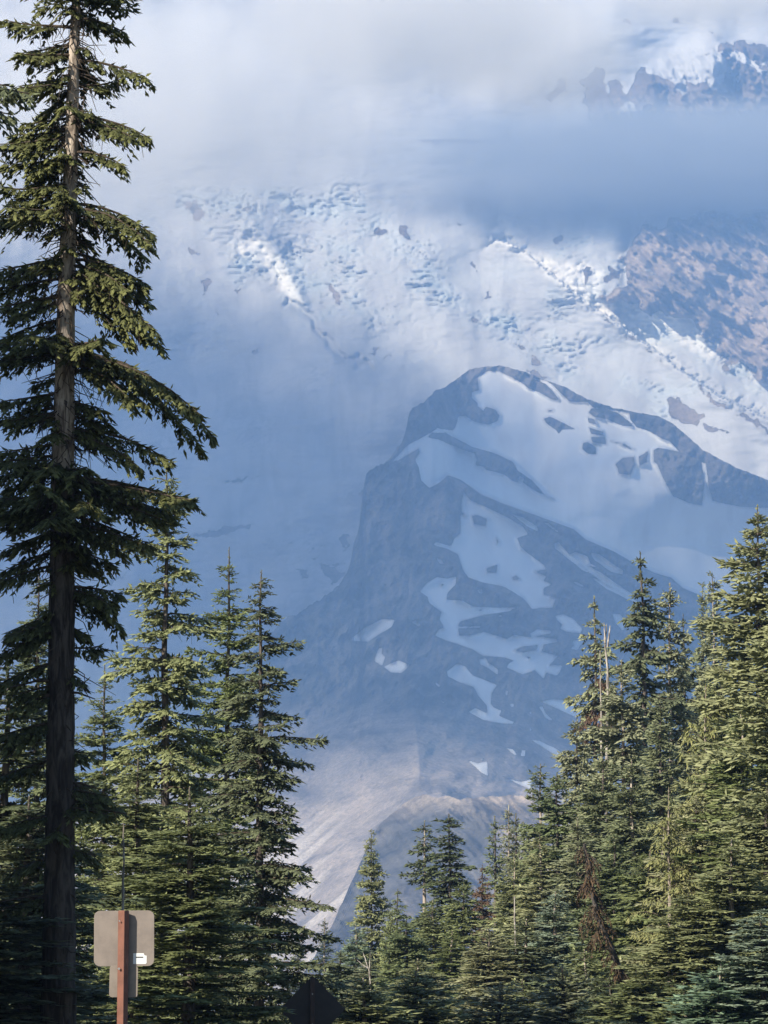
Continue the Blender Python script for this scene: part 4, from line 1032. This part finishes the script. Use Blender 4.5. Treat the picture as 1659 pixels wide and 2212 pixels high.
    for (y, sx, ln) in [(1495, 1, .42), (1500, -1, .5), (1745, 1, .9), (1935, -1, .8), (1470, -1, .6), (1690, 1, .5)]:
        a = P(y); wood.tube([a, a + np.array([sx * ln * .5, -.1, -.02]), a + np.array([sx * ln, -.15, -.10])], [.022, .015, .006], 5)
    root = bpy.data.objects.new('fir_tree', None); COL.objects.link(root)
    root.location = base
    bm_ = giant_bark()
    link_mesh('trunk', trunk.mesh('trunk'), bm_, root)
    link_mesh('branches', wood.mesh('branches'), TWIG, root)
    link_mesh('foliage', leaves.mesh('foliage'), LEAF['giant'], root)
    return tag(root, 'giant dark fir with a tall bare trunk and drooping boughs, nearest tree on the left', 'tree', 'firs on the left of the road')
giant()

# bough of an unseen neighbour reaching in at the upper left edge
def edge_tree():
    rng = np.random.default_rng(5)
    D = 36.0
    trunk, wood, leaves = Wood(), Wood(), Leaves()
    b = at(-330, 2400, D); b.z = float(ground_z(b.x, D)) - .1
    H = at(-330, -260, D).z - b.z
    zz = np.linspace(0, H, 30)
    trunk.tube(np.column_stack([0 * zz, 0 * zz, zz]), .22 * (1 - zz / H) ** .8 + .01, 10, rng, .04)
    for y, az, ln in [(165, 3, 1.72), (178, -14, 1.66), (205, 10, 1.55)]:
        p = at(-330, y, D)
        branch(rng, wood, leaves, np.array([0, 0, p.z - b.z]), math.radians(az), ln, up=.05, droop=.2, tipup=.05, twig=.4, gap=.034, blade=.10, bw=.042, pairs=4, hang=.3, dead=8, rad=.03)
    for q in range(130):
        z = rng.uniform(3.5, H - .3)
        L = min(1.35, .3 + .16 * (H - z)) * rng.uniform(.7, 1.1)
        az = rng.uniform(0, 6.28)
        if math.cos(az) > .3: L *= .85
        branch(rng, wood, leaves, np.array([0, 0, z]), az, L, up=0, droop=.35, tipup=.1, twig=.4, gap=.05, blade=.13, bw=.05, pairs=3, hang=.15, dead=4, rad=.018)
    root = bpy.data.objects.new('fir_tree', None); COL.objects.link(root)
    root.location = b
    link_mesh('trunk', trunk.mesh('trunk'), BARK, root); link_mesh('branches', wood.mesh('branches'), TWIG, root); link_mesh('foliage', leaves.mesh('foliage'), LEAF['dark'], root)
    return tag(root, 'fir outside the left edge whose bough tips hang in at the upper left corner', 'tree', 'firs on the left of the road')
edge_tree()

# ---- dead trees
def snag(label, lines, D, mat, name='dead_snag', cat='dead tree', group=None):
    """lines: list of [(x, y, width), ...] polylines in the picture; the first one is the trunk down to the ground"""
    rng = np.random.default_rng(int(lines[0][0][0]))
    x0, y0, w0 = lines[0][-1]
    b = at(x0, y0, D); b.z = float(ground_z(b.x, D)) - .1
    k = D / F / CP
    root = bpy.data.objects.new(name, None); COL.objects.link(root); root.location = b
    for i, ln in enumerate(lines):
        wd = Wood()
        pts = []; rr = []
        for j, (x, y, w) in enumerate(ln):
            p = at(x, y, D + (0 if i == 0 else .25 * math.sin(3.1 * i + j)))
            pts.append((p.x - b.x, p.y - b.y, p.z - b.z)); rr.append(w * k / 2)
        if i == 0:
            pts.append((pts[-1][0], pts[-1][1], 0)); rr.append(rr[-1] * 1.2)
        P_ = []; R__ = []
        for j in range(len(pts) - 1):
            for q in np.linspace(0, 1, 6, endpoint=False):
                P_.append(np.array(pts[j]) * (1 - q) + np.array(pts[j + 1]) * q + .005 * rng.standard_normal(3)); R__.append(rr[j] * (1 - q) + rr[j + 1] * q)
        P_.append(np.array(pts[-1])); R__.append(rr[-1])
        wd.tube(P_, R__, 7, rng, .10)
        link_mesh('trunk' if i == 0 else 'limb', wd.mesh('wood'), mat, root)
    return tag(root, label, cat, group)
snag('bleached silver dead snag with a splintered top between two tall firs', [[(1311, 1348, 1.5), (1307, 1395, 3.5), (1313, 1450, 5.5), (1312, 1560, 6.5), (1310, 1700, 7)], [(1318, 1352, 2), (1312, 1400, 5)], [(1296, 1405, 2), (1297, 1460, 3), (1299, 1560, 4), (1300, 1700, 5)], [(1305, 1345, 1.5), (1307, 1390, 4)]], 127, SILVER)
snag('thin pale dead pole rising above the square sign back', [[(267, 1778, 2.5), (267, 1860, 4.5), (265, 1960, 6), (264, 2100, 7)], [(262, 1850, 2), (250, 1835, 1)]], 44, SILVER)
snag('bleached antler-like dead branches low in front of the dense pointed fir', [[(772, 2074, 1), (784, 2085, 2.2), (797, 2092, 3), (801, 2130, 4)], [(784, 2058, 1), (790, 2075, 2), (796, 2092, 2.5)], [(800, 2056, 1), (799, 2075, 2), (798, 2092, 2.5)]], 112.6, SILVER)
for lab, pts, D in [('pale bare stem showing through the yellowish fir below the tight cluster', [(1111, 1935, 2), (1112, 1990, 3.6), (1114, 2060, 4), (1114, 2120, 4)], 99),
                    ('pale bare stem high on the right below the yellow-green conifer', [(1434, 1785, 1.5), (1432, 1820, 3.5), (1430, 1860, 3.5)], 88)]:
    snag(lab, [pts], D, SILVER)

def leaning_dead():
    rng = np.random.default_rng(8)
    D = 77.0
    trunk, wood, leaves = Wood(), Wood(), Leaves()
    line = [(1262, 1822, 6), (1275, 1900, 9), (1292, 1985, 12), (1325, 2060, 13), (1352, 2130, 14), (1372, 2215, 15), (1388, 2290, 15)]
    b = at(1388, 2290, D); b.z = float(ground_z(b.x, D)) - .1
    k = D / F / CP
    pts = []
    for x, y, w in line:
        p = at(x, y, D - (2290 - y) * .004); pts.append((p.x - b.x, p.y - b.y, p.z - b.z))
    pts.append((pts[-1][0] + .05, 0, 0))
    rad = [w * k / 2 for _, _, w in line] + [.1]
    P_ = np.array(pts)
    s = np.linspace(0, len(P_) - 1, 40)
    Q = np.stack([np.interp(s, np.arange(len(P_)), P_[:, i]) for i in range(3)], -1); RR = np.interp(s, np.arange(len(P_)), rad)
    trunk.tube(Q, RR, 8, rng, .08)
    for q in range(120):
        u_ = rng.uniform(0, len(P_) - 2.2)
        a = np.array([np.interp(u_, np.arange(len(P_)), P_[:, i]) for i in range(3)])
        az = rng.uniform(0, 6.28); L = rng.uniform(.12, .46) * (1.2 - .12 * u_)
        branch(rng, wood, leaves, a, az, L, up=-.3, droop=.6, tipup=0, twig=.20, gap=.05, blade=.10, bw=.026, pairs=3, keep=.6, hang=.6, rad=.014, dead=9)
    root = bpy.data.objects.new('dead_fir', None); COL.objects.link(root); root.location = b
    link_mesh('trunk', trunk.mesh('trunk'), BARK_DARK, root); link_mesh('branches', wood.mesh('branches'), TWIG, root); link_mesh('foliage', leaves.mesh('foliage'), LEAF['brown'], root)
    tag(root, 'dead brown fir leaning to the left in the middle of the right-hand forest', 'dead tree')
leaning_dead()
# ================================================================ road signs seen from behind
def paint_material(name, col, col2, rough=.6, metallic=0.0, scale=6.0, amt=1.0):
    M = NT(name)
    ob = M.obj()
    n = M.noise(ob, scale, 5, .65)
    f = M.noise(ob, scale * 25, 2, .5)
    c = M.mix(M.math('MULTIPLY', M.maprange(n, .35, .7), amt), col, col2)
    c = M.mix(M.math('MULTIPLY', M.maprange(f, .5, .8), .25), c, tuple(q * .6 for q in col))
    M.bsdf(c, rough, M.bump(f, .25, .002), .4, Metallic=metallic)
    return M.m
PANEL = paint_material('weathered_sign_back', (0.27, 0.225, 0.19), (0.21, 0.175, 0.15), .55, .25, 5)
PANEL2 = paint_material('weathered_sign_back_small', (0.27, 0.225, 0.185), (0.21, 0.175, 0.145), .55, .25, 6)
DARKP = paint_material('dark_sign_back', (0.055, 0.045, 0.04), (0.04, 0.034, 0.03), .6, .2, 5)
POST = paint_material('brown_post_paint', (0.20, 0.082, 0.053), (0.14, 0.058, 0.038), .6, 0, 7)
DPOST = paint_material('dark_post_paint', (0.075, 0.045, 0.035), (0.05, 0.034, 0.028), .7, 0, 7)
WHITE = paint_material('white_sticker', (0.78, 0.78, 0.75), (0.68, 0.68, 0.66), .5, 0, 15)
INK = paint_material('black_ink', (0.03, 0.03, 0.03), (0.05, 0.05, 0.05), .6, 0, 15)
STEEL = paint_material('bolt_steel', (0.55, 0.54, 0.52), (0.45, 0.44, 0.42), .35, .8, 20)
EDGE = paint_material('bare_aluminium_edge', (0.62, 0.60, 0.57), (0.5, 0.48, 0.46), .4, .6, 20)

def rounded_outline(w, h, r, n=7):
    pts = []
    for cx_, cy_, a0 in ((w / 2 - r, h / 2 - r, 0), (-w / 2 + r, h / 2 - r, 90), (-w / 2 + r, -h / 2 + r, 180), (w / 2 - r, -h / 2 + r, 270)):
        for i in range(n):
            a = math.radians(a0 + 90 * i / (n - 1))
            pts.append((cx_ + r * math.cos(a), cy_ + r * math.sin(a)))
    return pts

def plate(name, outline, thick, mat, parent, loc, roll=0.0, bevel=.0015, edge_mat=None, tilt=0.0):
    """flat plate in the xz plane, its back towards the camera (-y)"""
    bm = bmesh.new()
    vs = [bm.verts.new((x, 0, z)) for x, z in outline]
    f = bm.faces.new(vs)
    ret = bmesh.ops.extrude_face_region(bm, geom=[f])
    bmesh.ops.translate(bm, vec=(0, thick, 0), verts=[v for v in ret['geom'] if isinstance(v, bmesh.types.BMVert)])
    bmesh.ops.recalc_face_normals(bm, faces=bm.faces)
    if bevel:
        es = [e for e in bm.edges if abs(e.verts[0].co.y - e.verts[1].co.y) < 1e-6]
        bmesh.ops.bevel(bm, geom=es, offset=bevel, segments=2, affect='EDGES', profile=.5)
    me = bpy.data.meshes.new(name); bm.to_mesh(me); bm.free()
    o = link_mesh(name, me, mat, parent)
    if edge_mat is not None:
        me.materials.append(edge_mat)
        for p in me.polygons:
            if abs(p.normal.y) < .9: p.material_index = 1
    o.location = loc; o.rotation_euler = (tilt, roll, 0)
    return o

def box_post(name, w, d, h, mat, parent, rotz, bevel=.006, loc=(0, 0, 0)):
    bm = bmesh.new()
    bmesh.ops.create_cube(bm, size=1.0)
    bmesh.ops.scale(bm, vec=(w, d, h), verts=bm.verts)
    bmesh.ops.translate(bm, vec=(0, 0, h / 2), verts=bm.verts)
    bmesh.ops.bevel(bm, geom=[e for e in bm.edges], offset=bevel, segments=2, affect='EDGES', profile=.5)
    me = bpy.data.meshes.new(name); bm.to_mesh(me); bm.free()
    o = link_mesh(name, me, mat, parent); o.rotation_euler = (0, 0, rotz); o.location = loc
    return o

def bolt(parent, x, y, z, r=.012):
    bm = bmesh.new()
    bmesh.ops.create_cone(bm, cap_ends=True, segments=6, radius1=r, radius2=r * .8, depth=.012, matrix=Matrix.Rotation(math.radians(90), 4, 'X'))
    me = bpy.data.meshes.new('bolt'); bm.to_mesh(me); bm.free()
    o = link_mesh('bolt', me, STEEL, parent); o.location = (x, y, z)
    return o

# square sign with a small plate under it, on a brown post
D = 34.0
k = D / F / CP
b = at(263, 2300, D); b.z = float(ground_z(b.x, D)) - .05
root = bpy.data.objects.new('road_sign', None); COL.objects.link(root); root.location = b
def rel(x, y): 
    p = at(x, y, D); return (p.x - b.x, 0, p.z - b.z)
ptop = rel(264, 1967)[2]
box_post('post', .084, .075, ptop, POST, root, R(-36))
x0, _, z0 = rel(267, 2026.5)
plate('panel', rounded_outline(127.5 * k, 117 * k, .062), .004, PANEL, root, (x0, .062, z0), R(-.5), .001, EDGE, 0)
x1, _, z1 = rel(266, 2120)
plate('plaque', rounded_outline(60 * k, 66 * k, .028), .004, PANEL2, root, (x1, .060, z1), R(.6), .001, EDGE, 0)
sx_, _, sz_ = rel(301, 2070)
st_ = plate('sticker', [(-.066, -.055), (.058, -.055), (.069, -.045), (.069, .028), (.047, .030), (.040, .052), (-.066, .052)], .0012, WHITE, root, (sx_, .0595, sz_), 0, 0)
plate('mark', [(-.040, -.006), (.034, -.006), (.036, .006), (-.040, .006)], .0006, INK, st_, (.0, -.0012, .012), 0, 0)
bx, _, bz = rel(258, 2093); bolt(root, bx, -.052, bz, .014)
bx, _, bz = rel(259, 1990); bolt(root, bx, -.052, bz, .009)
tag(root, 'back of a grey square sign with a small plate below on a reddish brown post', 'road sign')

# diamond sign, in the shade of the trees
D = 57.0
k = D / F / CP
b = at(675, 2400, D); b.z = float(ground_z(b.x, D)) - .05
root = bpy.data.objects.new('road_sign', None); COL.objects.link(root); root.location = b
x0, _, z0 = rel(675, 2180)
side_ = 2 * 70 * k / math.sqrt(2)
plate('panel', rounded_outline(side_, side_, .022), .005, DARKP, root, (x0, .055, z0), R(45), .001, None)
ztop = rel(675, 2114)[2]
box_post('post', .075, .07, ztop, DPOST, root, R(4), .005, (x0, 0, 0))
bolt(root, x0, -.04, z0 + .25, .012); bolt(root, x0, -.04, z0 - .25, .012)
tag(root, 'back of a dark diamond warning sign on its post at the bottom edge', 'road sign')
